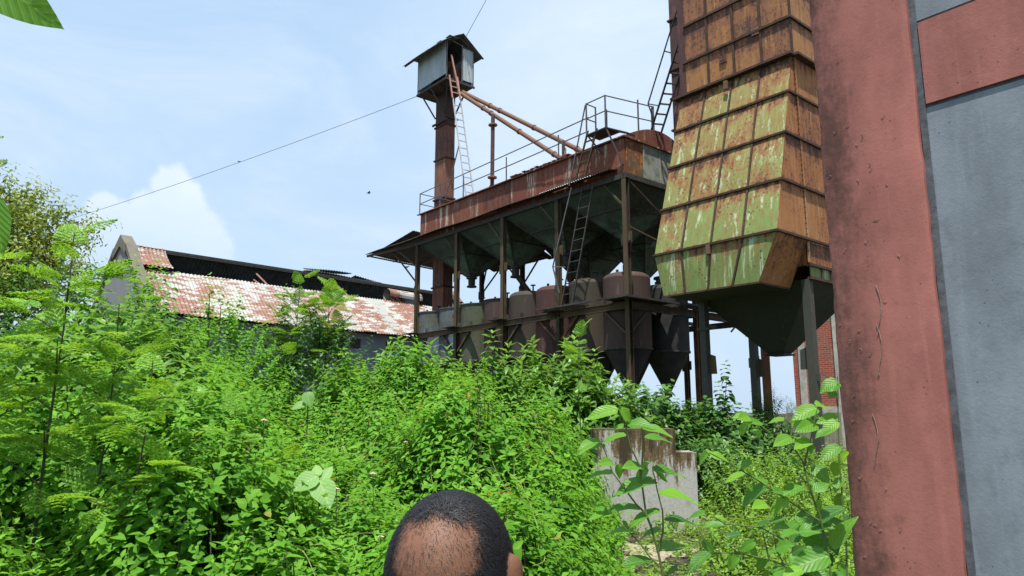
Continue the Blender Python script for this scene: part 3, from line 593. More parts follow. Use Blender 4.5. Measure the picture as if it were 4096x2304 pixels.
s.box(-.012, .02, .03, .10, 5.1, 10.05, .2); s.box(-L_, -L_ + .05, .05, DP, 5.05, 10.0); s.box(-L_ + .05, -.05, .05, .1, 5.05, 10.0); s.box(-L_, 0, DP, DP + .05, 5.05, 16); s.build('shaft_panel', M['hood_side'], dry)
s = DB(); s.box(.005, .03, .55, .62, 4.78, 5.04); s.box(.005, .03, .98, 1.05, 4.78, 5.04); s.box(-.06, .04, .05, DP, 4.72, 4.78); s.box(-.06, .05, .05, DP, 5.02, 5.08); s.build('sill_rail', M['rib'], dry)
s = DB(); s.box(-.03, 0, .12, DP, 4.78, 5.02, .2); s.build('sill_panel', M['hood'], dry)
s = DB(); zz = [10.15, 11.08, 12.13, 13.2, 14.3, 15.4, 16.5]                    # upper shaft
xc = [-L_ + .18, -2.28, -1.52, -.76, 0]
for i in range(6):
    for c in range(4): s.box(xc[c] + .008, xc[c + 1] - .008, -.03, .03, zz[i], zz[i + 1], rnd.random())
    s.box(-.05, 0.0, .035, DP, zz[i], zz[i + 1], rnd.random())
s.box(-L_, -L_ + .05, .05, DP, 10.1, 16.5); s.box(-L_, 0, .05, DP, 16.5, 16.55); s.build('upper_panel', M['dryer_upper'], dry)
s = DB(); s.box(-L_ - .02, xc[0], -.035, .03, 10.15, 16.5, .8); s.build('corner_strip', M['casing'], dry)
r2 = DB()
for i in range(1, 6):
    r2.box(xc[0] - (.05 if i != 2 else .0), .05, -.085, -.03, zz[i] - .03, zz[i] + .03); r2.box(0, .055, -.05, DP, zz[i] - .03, zz[i] + .03)
for c in (1, 2, 3): r2.box(xc[c] - .028, xc[c] + .028, -.065, -.03, 10.2, 16.5)
r2.box(-.01, .012, -.045, .045, 10.2, 16.5); r2.build('rib', M['rib'], dry)
s = DB(); s.box(-L_ - .16, .06, -.20, .04, 10.08, 10.14); s.box(.0, .16, -.04, DP, 10.07, 10.13); s.build('ledge', M['rib'], dry)
for x, z in ((-1.93, 10.62), (-.98, 10.98)):
    s = DB(); s.box(x, x + .20, -.075, -.03, z, z + .19); s.box(x + .05, x + .08, -.085, -.075, z + .07, z + .1); s.box(x + .13, x + .16, -.085, -.075, z + .07, z + .1); s.build('hatch_plate', M['casing'], dry)
for x, y, z in ((-1.72, -.22, 9.78), (-1.73, -1.30, 5.38)):
    s = DB(); s.box(x, x + .1, y - .06, y, z, z + .22); s.build('bracket', M['spout'], dry)
s = DB(); zc = [5.6, 7.4, 9.0, 10.9, 12.0, 13.0, 14.8, 17]                      # slim leg casing beside the shaft
for i in range(7): s.box(-5.83, -4.5, 3.16, 4.2, zc[i], zc[i + 1] - .01, [.25, .2, .3, .45, .9, .95, .6][i])
o = s.build('leg_casing', M['casing'], dry)
s = DB()
for z in zc[1:]: s.box(-5.89, -4.44, 3.10, 4.26, z - .03, z + .03)
s.build('flange', M['rib'], o)
s = DB(); tx, ty, tz = -1.62, 1.42, 3.22; r_ = .2; c4 = [(-L_ + .05, .1), (-.02, .1), (-.02, DP), (-L_ + .05, DP)]; t4 = [(tx - r_, ty - r_), (tx + r_, ty - r_), (tx + r_, ty + r_), (tx - r_, ty + r_)]
for k in range(4):
    j = (k + 1) % 4; z0 = 4.74; s.add([(*c4[k], z0), (*c4[j], z0), (*t4[j], tz), (*t4[k], tz)], [(0, 1, 2, 3)], .3 + .1 * k)
s.box(tx - .26, tx + .26, ty - .26, ty + .26, tz - .05, tz - .01); s.build('hopper', M['blackhopper'], dry)
for x, y in ((-.12, .13), (-2.9, .13), (-2.9, 2.35), (-.12, 2.35)):
    s = DB(); w = .09
    s.box(x - w, x + w, y - w, y - w + .02, 0, 4.73 if x > -1 else 4.9); s.box(x + w - .02, x + w, y - w + .02, y + w, 0, 4.7 if x > -1 else 4.88); s.box(x - w, x + w - .02, y + w - .02, y + w, 0, 4.7 if x > -1 else 4.88); s.box(x - w, x - w + .015, y - w + .02, y + w - .02, 0, 4.6)
    o = s.build('leg', M['leg'], dry)
    s = DB(); sx = -1 if x > -1 else 1
    s.hexa([(x + sx * .11, y, 2.72), (x + sx * .30, y, 2.72), (x + sx * .30, y + .02, 2.72), (x + sx * .11, y + .02, 2.72), (x + sx * .11, y, 3.22), (x + sx * .28, y, 3.16), (x + sx * .28, y + .02, 3.16), (x + sx * .11, y + .02, 3.22)])
    s.build('bolt_plate', M['leg'] if x > -1 else M['steel'], o); s = DB()
    s.box(x - .15, x + .22, y - .13, y - .115, 3.82, 3.88) if x < -1 else s.box(x + .09, x + .15, y - .05, y + .02, 2.45, 2.6)
    s.build('clamp', M['leg'], o)
# inclined ladder from the bin roof up to the tower
lad = thing('inclined_ladder', 'steep steel ladder with a handrail from the bin roof up to the drying tower', 'ladder', (0, 2.1, 11.1), FP)
s = MB(); ladder(s, (-.2, 1.6, 11.1), (2.55, .68, 14.9), (.18, .33, 0), .34, .05, .045); s.build('flight', M['darksteel'], lad)
s = MB(); s.bar((-.05, 1.35, 12.05), (1.95, .75, 14.95), .035); s.bar((-.05, 1.35, 12.05), (.05, 1.5, 11.45), .03); s.bar((-.05, 1.35, 12.05), (.35, 1.42, 11.86), .03); s.bar((.95, 1.05, 13.45), (1.33, 1.1, 13.2), .035)
s.bar((-.1, 1.6, 10.95), (-.1, 1.6, 12.0), .05); s.bar((.1, 2.6, 11.05), (.1, 2.6, 12.1), .04); s.bar((.1, 2.6, 12.1), (1.2, 4.2, 12.1), .035); s.bar((.1, 2.6, 11.6), (1.2, 4.2, 11.6), .035)
s.build('handrail', M['darksteel'], lad)

# ------------------------------------------------------------------ long shed with the broken roof
S0 = Vector((-15.10, 28.73, 0)); FS = Frame(S0, R(-50 + 5.25))
shed = thing('old_shed', 'long shed with rust patched zinc roof, its upper sheets missing along the ridge', 'shed', (-3, 9, 0), FS)
s = MB(); LEN = 18.6
s.box(-.75, -.5, .3, LEN, 0, 5.85); s.box(-5.9, -5.7, .3, LEN, 0, 5.85); s.build('wall', M['shedwall'], shed)
for y in (1.6, 3.7, 6.0, 8.2, 10.2, 12.4, 14.6, 16.6): s = MB(); s.box(-.52, -.48, y, y + .62, 5.05, 5.55); s.build('window', M['darksteel'], shed)
def gable(y0, y1):
    s = MB(); pr = [(.6, 0), (.6, 5.7), (-3.2, 9.3), (-7.0, 5.7), (-7.0, 0)]
    s.add([(x, y, z) for y in (y0, y1) for x, z in pr], [(0, 1, 2, 3, 4), (5, 6, 7, 8, 9)] + [(k, (k + 1) % 5, 5 + (k + 1) % 5, 5 + k) for k in range(5)], .4)
    o = s.build('gable_wall', M['gable'], shed)
    s = MB()
    for a, b_ in (((.85, 5.55), (-2.35, 8.75)), ((-7.25, 5.55), (-4.05, 8.75))):
        u = (b_[0] - a[0], b_[1] - a[1]); 
        for w0, w1, h0, h1 in ((y0 - .04, y1 + .03, .0, .10), (y0 - .09, y0 + .10, .10, .22), (y0 + .08, y1 + .05, .10, .17)):
            s.hexa([(a[0], w0, a[1] + h0), (b_[0], w0, b_[1] + h0), (b_[0], w1, b_[1] + h0), (a[0], w1, a[1] + h0), (a[0], w0, a[1] + h1 + .15), (b_[0], w0, b_[1] + h1 + .15), (b_[0], w1, b_[1] + h1 + .15), (a[0], w1, a[1] + h1 + .15)])
    s.hexa([(-2.35, y0 - .09, 8.62), (-2.35, y1 + .06, 8.62), (-3.2, y1 + .06, 9.1), (-3.2, y0 - .09, 9.1), (-2.30, y0 - .09, 9.0), (-2.30, y1 + .06, 9.0), (-3.2, y1 + .06, 9.62), (-3.2, y0 - .09, 9.62)])
    s.hexa([(-3.2, y0 - .09, 9.1), (-3.2, y1 + .06, 9.1), (-4.05, y1 + .06, 8.62), (-4.05, y0 - .09, 8.62), (-3.2, y0 - .09, 9.62), (-3.2, y1 + .06, 9.62), (-4.1, y1 + .06, 9.0), (-4.1, y0 - .09, 9.0)])
    s.build('coping', M['coping'], o)
gable(-.05, .28); gable(LEN, LEN + .35)
def slope(y0, y1, x0, x1, name='roof', dz=0.0, **kw):
    s = MB(); s.corr((x0, y0, 6 - x0 + dz), (0, y1 - y0, 0), (x1 - x0, 0, -(x1 - x0)), .17, .026, 3, **kw); return s
s = slope(.30, 1.05, -2.05, .02, jag=.05); s = slope(1.0, LEN - .02, -2.05, .12, jag=.06, wob=.015); s.corr((-2.05, .3, 8.05), (0, .72, 0), (2.1, 0, -2.1), .17, .026, 3)
s.build('roof', M['shedroof'], shed)
s = MB(); s.corr((-3.2, .3, 9.23), (0, LEN - .3, 0), (-3.5, 0, -3.5), .17, .026, 2); s.build('far_roof', M['hutdark'], shed)
s = MB(); s.corr((-3.15, .32, 9.26), (0, 1.45, 0), (1.35, 0, -1.12), .17, .026, 3, .05, -.1); s.build('ridge_sheet', M['shedroof'], shed)
s = MB(); s.bar((-3.12, .3, 9.15), (-3.12, LEN, 9.15), .10, .12); s.bar((-2.95, 1.8, 9.02), (-2.95, LEN, 9.02), .06, .05); s.bar((-2.1, .3, 7.95), (-2.1, LEN, 7.95), .08, .1); s.build('purlin', M['darksteel'], shed)
for y in (6.0, 10.6, 14.2):
    s = MB(); s.bar((-2.62, y, 8.62), (-2.1, y + .35, 8.05), .07, .05); s.bar((-2.35, y - .25, 8.25), (-2.1, y - .05, 8.03), .07, .05); s.build('rafter', M['plank'], shed)
s = MB(); n = 10                                                 # a sheet curled into a half roll
for k in range(n):
    a0, a1 = math.pi * (1.25 - 1.35 * k / n), math.pi * (1.25 - 1.35 * (k + 1) / n); cx, cz, rr = -2.25, 8.42, .36
    s.add([(cx + rr * math.cos(a0), 13.6, cz + rr * math.sin(a0)), (cx + rr * math.cos(a1), 13.6, cz + rr * math.sin(a1)), (cx + rr * math.cos(a1), 15.9, cz - .05 + rr * math.sin(a1)), (cx + rr * math.cos(a0), 15.9, cz - .05 + rr * math.sin(a0))], [(0, 1, 2, 3)], rnd.random())
rl = thing('curled_roof_sheet', 'rusty roof sheet curled into a half roll lying on the shed roof', 'metal sheet', (-2.25, 14.7, 8.1), FS); s.build('sheet', M['shedroof'], rl)
rl = thing('loose_roof_sheet', 'heap of dark loose roof sheets on the shed ridge', 'metal sheet', (-3.6, 11.5, 9.2), FS)
s = MB(); s.corr((-3.2, 9.3, 9.32), (0, 4.6, -.05), (-.9, 0, .10), .17, .03, 2, .15, 0, .04); s.corr((-3.3, 9.4, 9.42), (0, 2.6, .15), (-1.2, 0, .18), .17, .03, 2, .2, 0, .05); s.corr((-3.4, 12.2, 9.5), (0, 2.0, -.25), (-1.0, 0, -.15), .17, .03, 2, .1); s.build('sheet', M['hutdark'], rl)

# ------------------------------------------------------------------ plastered building beside the photographer
FB = Frame(Vector((math.cos(R(40)) * 2.6, math.sin(R(40)) * 2.6, 0)), FR_A)
bl = thing('plastered_building', 'terracotta and blue grey plastered building corner close on the right', 'building', (0, 0, 0), FB)
s = MB(); s.box(-.870, 5.0, .03, 6, 0, 2.808); s.box(-.870, 5, .03, 6, 3.14, 5.2); s.build('wall', M['bluewall'], bl)
s = MB(); vs = []; n = 90                                        # pillar with a slightly rough left arris
for i in range(n + 1):
    z = 5.2 * i / n; w = .002 * math.sin(z * 9) + rnd.uniform(-.0025, .0025); w2 = .0015 * math.sin(z * 13 + 1) + rnd.uniform(-.002, .002)
    vs += [(-1.243 + w, .30, z), (-1.243 + w, .012 + abs(w) * .5, z), (-1.225 + w, 0, z), (-.905 + w2, 0, z), (-.892 + w2, .008, z), (-.892 + w2, .029, z)]
s.add(vs, [(i * 6 + k, i * 6 + k + 1, (i + 1) * 6 + k + 1, (i + 1) * 6 + k) for i in range(n) for k in range(5)], .5); s.build('pillar', M['pillar'], bl, True)
s = MB(); s.box(-.892, -.870, .026, .06, 0, 5.2); s.box(-.870, 5, .034, .06, 2.79, 3.16); s.build('shadow_joint', M['groove'], bl)  # dark strip paints the pillar's shadow gap; grooves outline the band
s = MB(); s.box(-.866, 5, .022, .05, 2.820, 3.128); s.build('painted_band', M['band'], bl)
s = MB(); s.box(-1.22, 5, .301, 6, 5.2, 5.35); s.box(-1.22, -.862, .301, 6, 0, 5.2); s.build('end_wall', M['bluewall'], bl)
s = MB()                                                         # bits of dead creeper root still stuck to the plaster
for i in range(34):
    x = rnd.choice((rnd.uniform(-1.22, -.93), rnd.uniform(-1.22, -1.05))); z = rnd.uniform(1.2, 3.4); a = rnd.uniform(0, 6.28); q = []
    for k in range(5): q.append((x + .0028 * k * math.cos(a + k * .6), -.0015 - .001 * math.sin(k * .8), z + .0028 * k * math.sin(a + k * .6)))
    s.tube(q, .0008, 4)
for z0, x0 in ((2.2, -1.08), (2.06, -1.09), (1.75, -1.13)):
    q = [(x0 + .012 * math.sin(k * .7), -.003, z0 - .03 * k) for k in range(7)]; s.tube(q, .0016, 4)
sc_ = s.build('dry_root_scraps', M['scrap'], bl); sc_['kind'] = 'stuff'

# ------------------------------------------------------------------ brick building, boundary wall, concrete fence, block
FK = Frame((11.72, 29.78, 0), R(-50))
bk = thing('brick_building', 'red brick building with pale plaster pilasters behind the tower leg', 'building', (1.2, 2, 0), FK)
s = MB(); s.box(0, 6.5, 0, 5, .5, 8.6); s.build('wall', M['brick'], bk)
s = MB(); s.box(-.06, 6.6, -.10, 5, 0, .5); s.box(-.05, 6.6, -.05, 5, 1.72, 2.02); s.build('plinth', M['plaster'], bk)
for x in (.28, 1.78, 3.4, 5.0):
    s = MB(); s.box(x, x + .26, -.09, -.002, .5, 8.5); s.build('pilaster', M['plaster'], bk)
s = MB(); s.box(-.2, 6.7, -.25, 5.2, 8.6, 8.85); s.build('roof', M['plaster'], bk)
wl = thing('boundary_wall', 'long low brick boundary wall far behind the tower legs', 'wall', (4, 44, 0)); s = MB(); s.box(-16, 11.2, 44, 44.3, 0, 1.85); s.box(-16.05, 11.25, 43.94, 44.36, 1.85, 1.95); s.build('wall', M['fence'], wl)
fe = thing('concrete_fence', 'grey streaked concrete slab fence in front of the brick building', 'fence', (9.2, 24.6, 0))
s = MB()
for k in range(5): s.box(8.95 + k * .46, 9.39 + k * .46, 24.6 + .03 * k, 24.68 + .03 * k, 0, 1.78 + rnd.uniform(-.03, .03))
s.build('slab', M['fence'], fe)
FBk = Frame((1.24, 11.24, 0), R(-3))
cb = thing('concrete_block', 'moss streaked limewashed concrete block with a lower step on its right', 'concrete block', (.75, .3, 0), FBk)
s = MB(); s.box(0, 1.27, 0, .62, 0, 1.52); bmv = s.build('block', M['block'], cb); s = MB(); s.box(1.272, 1.58, .03, .6, 0, 1.165); s.build('step', M['block'], cb)

# ------------------------------------------------------------------ cables and birds
cb1 = MB(); a = FP.w((-14.2, 1.05, 17.3)); e_ = Vector((-30.5, 46.0, 14.2))
q = []
for k in range(25): u = k / 24; q.append(a.lerp(e_, u) + Vector((0, 0, -.9 * 4 * u * (1 - u) * .25)))
cb1.tube(q, .015, 6); o = cb1.build('cable', M['wire']); o['label'] = 'thin overhead cable running left from the hut over the shed'; o['category'] = 'cable'
WIREQ = q
cb2 = MB(); a = FP.w((-11.5, 2.0, 19.6)); e_ = Vector((1.6, 25.0, 23.0))
cb2.tube([a.lerp(e_, k / 8) - Vector((0, 0, .15 * math.sin(k / 8 * math.pi))) for k in range(9)], .014, 6); o = cb2.build('cable', M['wire']); o['label'] = 'thin cable rising right from the hut roof to the top of the photo'; o['category'] = 'cable'
def bird(p, s, a, label, wings=False):
    t = thing('bird', label, 'bird', p, FW, 'small dark birds'); t.rotation_euler = (0, 0, a)
    m = MB(); prof = [(-.62, .01, .05), (-.35, .05, .0), (-.1, .13, -.02), (.12, .15, 0), (.28, .10, .08), (.36, .085, .14), (.45, .06, .15), (.56, .008, .13)]; n = 8; vs = []
    for x, r, z in prof: vs += [(p[0] + s * x, p[1] + s * r * math.cos(k * math.pi / 4), p[2] + s * (.16 + z + r * math.sin(k * math.pi / 4))) for k in range(n)]
    m.add(vs, [(i * n + k, i * n + (k + 1) % n, (i + 1) * n + (k + 1) % n, (i + 1) * n + k) for i in range(7) for k in range(n)], .5)
    m.build('body', M['bird'], t, True); m = MB()
    w = 1 if wings else .0
    for sg in (-1, 1):
        if wings: m.hexa([(p[0] - s * .2, p[1], p[2] + s * .18), (p[0] + s * .25, p[1], p[2] + s * .18), (p[0] + s * .1, p[1] + sg * s * .8, p[2] + s * .38), (p[0] - s * .15, p[1] + sg * s * .8, p[2] + s * .38), (p[0] - s * .2, p[1], p[2] + s * .21), (p[0] + s * .25, p[1], p[2] + s * .21), (p[0] + s * .1, p[1] + sg * s * .8, p[2] + s * .4), (p[0] - s * .15, p[1] + sg * s * .8, p[2] + s * .4)])
        else: m.hexa([(p[0] - s * .45, p[1] + sg * s * .10, p[2] + s * .12), (p[0] + s * .2, p[1] + sg * s * .13, p[2] + s * .08), (p[0] + s * .2, p[1] + sg * s * .16, p[2] + s * .08), (p[0] - s * .45, p[1] + sg * s * .12, p[2] + s * .12), (p[0] - s * .45, p[1] + sg * s * .10, p[2] + s * .18), (p[0] + s * .2, p[1] + sg * s * .13, p[2] + s * .26), (p[0] + s * .2, p[1] + sg * s * .16, p[2] + s * .26), (p[0] - s * .45, p[1] + sg * s * .12, p[2] + s * .18)])
    m.build('wing', M['bird'], t)
w = WIREQ[10]; bird((w.x, w.y, w.z), .24, R(60), 'bird perched on the cable right of the pale cloud')
w = WIREQ[21]; bird((w.x, w.y, w.z), .24, R(10), 'bird perched on the cable at its left end near the trees')
bird((-6.2, 29.6, 11.1), .2, R(30), 'tiny bird flying left of the rusty bins', True)
q_ = FP.w((-13.2, .1, 8.3)); bird(tuple(q_), .26, R(20), 'bird perched on the brace left of the first column')
q_ = FP.w((-8.0, 3.6, 8.45)); bird(tuple(q_), .22, R(50), 'bird perched on the brace between the hoppers')

# ------------------------------------------------------------------ foliage tools
def ltemp(w, h=.10, droop=.12, kind='ovate'):
    if kind == 'dia':
        V = [(0, 0, 0), (w / 2, .45, .0), (0, 1, -droop), (-w / 2, .45, .0)]; Fc = [(0, 1, 2, 3)]
    elif kind == 'fold':
        V = [(0, 0, 0), (w / 2, .42, h), (0, 1, -droop), (-w / 2, .42, h)]; Fc = [(0, 1, 2), (0, 2, 3)]
    else:
        V = [(0, 0, 0), (w * .5, .34, h), (w * .36, .68, h * .6 - droop * .45), (0, 1, -droop), (-w * .36, .68, h * .6 - droop * .45), (-w * .5, .34, h), (0, .34, 0), (0, .68, -droop * .4)]
        Fc = [(0, 1, 6), (0, 6, 5), (6, 1, 2, 7), (5, 6, 7, 4), (7, 2, 3), (4, 7, 3)]
    return np.array(V, float), Fc
def heart(n=8, wob=.02):
    prof = [0, .62, .95, 1.0, .93, .78, .57, .30, 0]; V = []; Fc = []
    for i in range(n + 1):
        u = i / n; w = prof[i] * .5
        for j, k in enumerate((-1, -.5, 0, .5, 1)):
            V.append((w * k, u - (.07 * abs(k) if i == 1 else 0), .16 * w * abs(k) + .03 * math.sin(u * 9 + k * 2) * abs(k) - .28 * u * u + (.0 if k else -.012)))
    for i in range(n):
        for j in range(4): a = i * 5 + j; Fc.append((a, a + 1, a + 6, a + 5))
    return np.array(V, float), Fc
T_OV = ltemp(.52, .08, .2); T_LAN = ltemp(.38, .06, .22); T_FOLD = ltemp(.52, .10, .15, 'fold'); T_DIA = ltemp(.38, 0, .05, 'dia'); T_HEART = heart(); T_BRD = ltemp(.8, .08, .15)
def arrmesh(name, V, faces_idx, sizes, tone_):
    me = bpy.data.meshes.new(name); me.vertices.add(len(V)); me.vertices.foreach_set('co', V.astype(np.float32).ravel())
    me.loops.add(len(faces_idx)); me.loops.foreach_set('vertex_index', faces_idx.astype(np.int32))
    st = np.concatenate([[0], np.cumsum(sizes)[:-1]]).astype(np.int32)
    me.polygons.add(len(sizes)); me.polygons.foreach_set('loop_start', st)
    try: me.polygons.foreach_set('loop_total', sizes.astype(np.int32))
    except Exception: pass
    me.polygons.foreach_set('use_smooth', np.ones(len(sizes), bool))
    me.update(calc_edges=True)
    at = me.attributes.new('tone', 'FLOAT', 'FACE'); at.data.foreach_set('value', tone_.astype(np.float32))
    return me
def stamp(temp, P, A, tn):
    """leaf template placed at P (k,3) with axes A (k,3,3: rows are x,y,z axes already scaled) -> arrays"""
    V, Fc = temp; k = len(P); n = len(V)
    vv = (np.einsum('nj,kjx->knx', V, A) + P[:, None, :]).reshape(-1, 3)
    fl = np.concatenate([np.array(f) for f in Fc]); sz = np.array([len(f) for f in Fc])
    idx = (fl[None, :] + (np.arange(k) * n)[:, None]).ravel(); return vv, idx, np.tile(sz, k), np.repeat(tn, len(Fc))
def merge(lst):
    Vs, I, S, T_ = [], [], [], []; off = 0
    for v, i, s, t in lst: Vs.append(v); I.append(i + off); S.append(s); T_.append(t); off += len(v)
    return np.concatenate(Vs), np.concatenate(I), np.concatenate(S), np.concatenate(T_)
def folmesh(name, lst, mat, parent=None, base=(0, 0, 0)):
    v, i, s, t = merge(lst); me = arrmesh(name, v - np.array(base), i, s, np.clip(t, 0, 1))
    if mat in ('bigleaf', 'paleleaf'):
        V_ = T_HEART[0]; k = len(v) // len(V_); at = me.attributes.new('luv', 'FLOAT_VECTOR', 'POINT'); at.data.foreach_set('vector', np.tile(V_, (k, 1)).astype(np.float32).ravel())
    return link(name, me, M[mat], parent)
def axes(az, el, roll, L):
    """rows x (side), y (along), z (normal), all times L"""
    az, el, roll, L = map(np.asarray, (az, el, roll, L))
    al = np.stack([np.cos(el) * np.cos(az), np.cos(el) * np.sin(az), np.sin(el)], -1)
    sd = np.stack([np.sin(az), -np.cos(az), np.zeros_like(az)], -1); nm = np.cross(sd, al)
    c, s = np.cos(roll)[..., None], np.sin(roll)[..., None]
    return np.stack([sd * c + nm * s, al, nm * c - sd * s], -2) * L[..., None, None]
def variant(nodes, H, leaf, el0, el1, top=.45, jit=.25, whorl=2, y0=.2, y1=.85, bare=0.0):
    """one leafy shoot of unit scale: arrays of leaf positions, axes, tones"""
    Ps, az, el, ro, Ls, tn = [], [], [], [], [], []; ph = NP.uniform(0, 6.28); bend = NP.uniform(-.15, .15, 2)
    for i in range(nodes):
        u = (i + .5) / nodes; u = bare + (1 - bare) * u; p = np.array([bend[0] * H * u * u, bend[1] * H * u * u, H * u])
        for w in range(whorl):
            a = ph + w * 2 * math.pi / whorl + (i % 2) * math.pi / whorl + NP.normal(0, jit)
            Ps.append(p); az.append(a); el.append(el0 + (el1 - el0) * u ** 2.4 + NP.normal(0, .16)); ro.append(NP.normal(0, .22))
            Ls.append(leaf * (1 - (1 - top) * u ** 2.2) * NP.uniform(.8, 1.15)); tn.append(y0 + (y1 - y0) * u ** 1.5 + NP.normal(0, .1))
    return np.array(Ps), axes(az, el, ro, Ls), np.array(tn)
def variants(n, *a, **k): return [variant(*a, **k) for _ in range(n)]
def shoots(vs, X, az, tilt, tdir, sc, dt=0.0):
    """place shoots: X (k,3) roots, az yaw, tilt angle toward direction tdir, scale -> P, A, tone"""
    k = len(X); pick = NP.integers(0, len(vs), k); oP, oA, oT = [], [], []
    dt = np.broadcast_to(dt, (k,))
    for q in range(len(vs)):
        m = np.where(pick == q)[0]
        if not len(m): continue
        P_, A_, t_ = vs[q]; c, s = np.cos(az[m]), np.sin(az[m]); Z = np.zeros_like(c); O = np.ones_like(c)
        Rz = np.stack([np.stack([c, s, Z], -1), np.stack([-s, c, Z], -1), np.stack([Z, Z, O], -1)], -2)
        kx, ky = -np.sin(tdir[m]), np.cos(tdir[m]); ct, st = np.cos(tilt[m]), np.sin(tilt[m])
        K = np.zeros((len(m), 3, 3)); K[:, 0, 2] = ky; K[:, 1, 2] = -kx; K[:, 2, 0] = -ky; K[:, 2, 1] = kx
        Rt = np.eye(3)[None] + st[:, None, None] * K + (1 - ct)[:, None, None] * (K @ K)
        Mx = Rz @ np.transpose(Rt, (0, 2, 1)) * sc[m][:, None, None]           # row-vector convention
        oP.append((np.einsum('nj,kjx->knx', P_, Mx) + X[m][:, None, :]).reshape(-1, 3))
        oA.append(np.einsum('nij,kjx->knix', A_, Mx).reshape(-1, 3, 3)); oT.append((t_[None, :] + dt[m][:, None]).ravel())
    return np.concatenate(oP), np.concatenate(oA), np.concatenate(oT)
V_LAN = variants(14, 6, .32, .100, -.18, .7, .42)
V_LANS = variants(10, 5, .20, .055, -.1, .7, .45)
V_BRD = variants(10, 7, .42, .20, -.25, 1.05, .6, .4, 3, .2, .9)
V_DRK = variants(10, 6, .36, .15, -.45, .6, .6)
V_TREE = variants(10, 8, .55, .085, -.7, .3, .7, .5)
M['withered'] = leafmat('withered_leaf', (.16, .11, .04), (.30, .25, .05), (.42, .36, .08), .35, .6)
M['tendril'] = plain('pale_tendril', (.20, .24, .07), .8, .3, 20)
V_CRP = variants(10, 4, .16, .06, -.1, .5, .6, .5)
bumpk = [(NP.uniform(.5, 1.2) * 2 * math.pi / NP.uniform(.7, 2.6), NP.uniform(0, 6.28), NP.uniform(0, 6.28)) for _ in range(12)]
def bumps(x, y, amp=.088):
    z = 0
    for i, (k, a, ph) in enumerate(bumpk): z = z + np.sin(k * (x * math.cos(a) + y * math.sin(a)) + ph)
    return z * amp
def stems(mb, roots, tips, r=.008):
    for a, b in zip(roots, tips):
        a, b = Vector(a), Vector(b); m = (a + b) / 2 + Vector((rnd.uniform(-.06, .06), rnd.uniform(-.06, .06), 0)); mb.tube([a, m, b], [r, r * .8, r * .4], 5, caps=False)

# ------------------------------------------------------------------ the thicket: one mass of shoots over a swelling surface
def col(x, y): return 2048 + 2894 * x / np.maximum(y, .1)
def thick_h(x, y):
    r = np.hypot(x, y); c = col(x, y)
    h = np.interp(r, [2, 3, 4.2, 5.5, 7.5, 9.5, 11, 13, 15], [.85, .98, 1.12, 1.24, 1.60, 2.16, 2.55, 2.7, 2.7])
    f = np.interp(c, [-400, 0, 600, 1000, 1300, 1550, 1750, 1900, 1990, 2150, 2290, 2345, 2400, 2600], [.92, .88, .84, .83, .84, .88, .93, .88, .72, .68, .58, .28, .02, 0])
    near = np.interp(c, [1900, 2060, 2250, 2400, 2480], [1, .93, .62, .22, .05])
    far = np.clip((r - 8.5) / 2.5, 0, 1)
    h = h * np.where(c > 1900, near * (1 - far) + np.minimum(1, f + .06) * far, f)
    h = h + bumps(x, y) * np.clip(h, 0, 1.2)
    for px, py, rad, dep in ((-1.75, 3.9, .66, .95), (-.8, 3.7, .45, .6), (-2.4, 4.4, .5, .5), (-3.3, 6.0, .5, .5), (-2.0, 6.6, .45, .45), (-.2, 6.4, .5, .45), (.5, 8.0, .5, .5), (-4.4, 8.2, .7, .5), (-2.7, 9.0, .6, .5), (-1.2, 8.6, .5, .5)):
        h = h - dep * np.exp(-((x - px) ** 2 + (y - py) ** 2) / rad ** 2)
    return np.maximum(h, .03)
def sector(n, c0, c1, r0, r1):
    t0, t1 = math.atan((c0 - 2048) / 2894), math.atan((c1 - 2048) / 2894)
    a = NP.uniform(t0, t1, n); r = np.sqrt(NP.uniform(r0 ** 2, r1 ** 2, n)); return r * np.sin(a), r * np.cos(a)
parts = []; V_MIX = V_LAN + variants(3, 8, .36, .07, -.3, .5, .5) + variants(3, 5, .30, .135, -.3, .6, .5) + variants(2, 6, .34, .11, -.1, .9, .5, .3, 3, .5, 1.0)
def thicket_layer(n, vs, depth0, depth1, sc0, sc1, r0, r1, dt=0.0, c0=-350, c1=2430):
    x, y = sector(n, c0, c1, r0, r1); h = thick_h(x, y); keep = h > .25; x, y, h = x[keep], y[keep], h[keep]
    e = .12; gx = (thick_h(x + e, y) - h) / e; gy = (thick_h(x, y + e) - h) / e
    g_ = np.hypot(gx, gy); td = np.arctan2(-gy, -gx); tl = np.clip(np.arctan(g_) * .55, 0, .8) + NP.normal(0, .16, len(x))
    sc = NP.uniform(sc0, sc1, len(x)) * (1.0 if r0 < 4 else 1.14); z = h - .30 * sc - NP.uniform(depth0, depth1, len(x))
    z = np.maximum(z, .01)
    return shoots(vs, np.stack([x, y, z], -1), NP.uniform(0, 6.28, len(x)), tl, td, sc, dt + NP.normal(0, .10, len(x)))
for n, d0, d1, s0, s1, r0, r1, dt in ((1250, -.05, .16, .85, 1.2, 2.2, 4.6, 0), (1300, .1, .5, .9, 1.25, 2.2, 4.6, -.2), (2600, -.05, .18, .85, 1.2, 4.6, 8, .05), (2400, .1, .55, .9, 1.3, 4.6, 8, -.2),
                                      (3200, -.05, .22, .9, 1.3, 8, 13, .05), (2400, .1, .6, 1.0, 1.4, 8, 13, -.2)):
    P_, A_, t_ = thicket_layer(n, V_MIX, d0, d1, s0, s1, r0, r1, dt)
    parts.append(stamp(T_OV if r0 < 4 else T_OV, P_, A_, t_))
x, y = sector(260, -300, 2300, 2.4, 11); h = thick_h(x, y); k = h > .6; x, y, h = x[k], y[k], h[k]     # shoots that stand proud of the mass
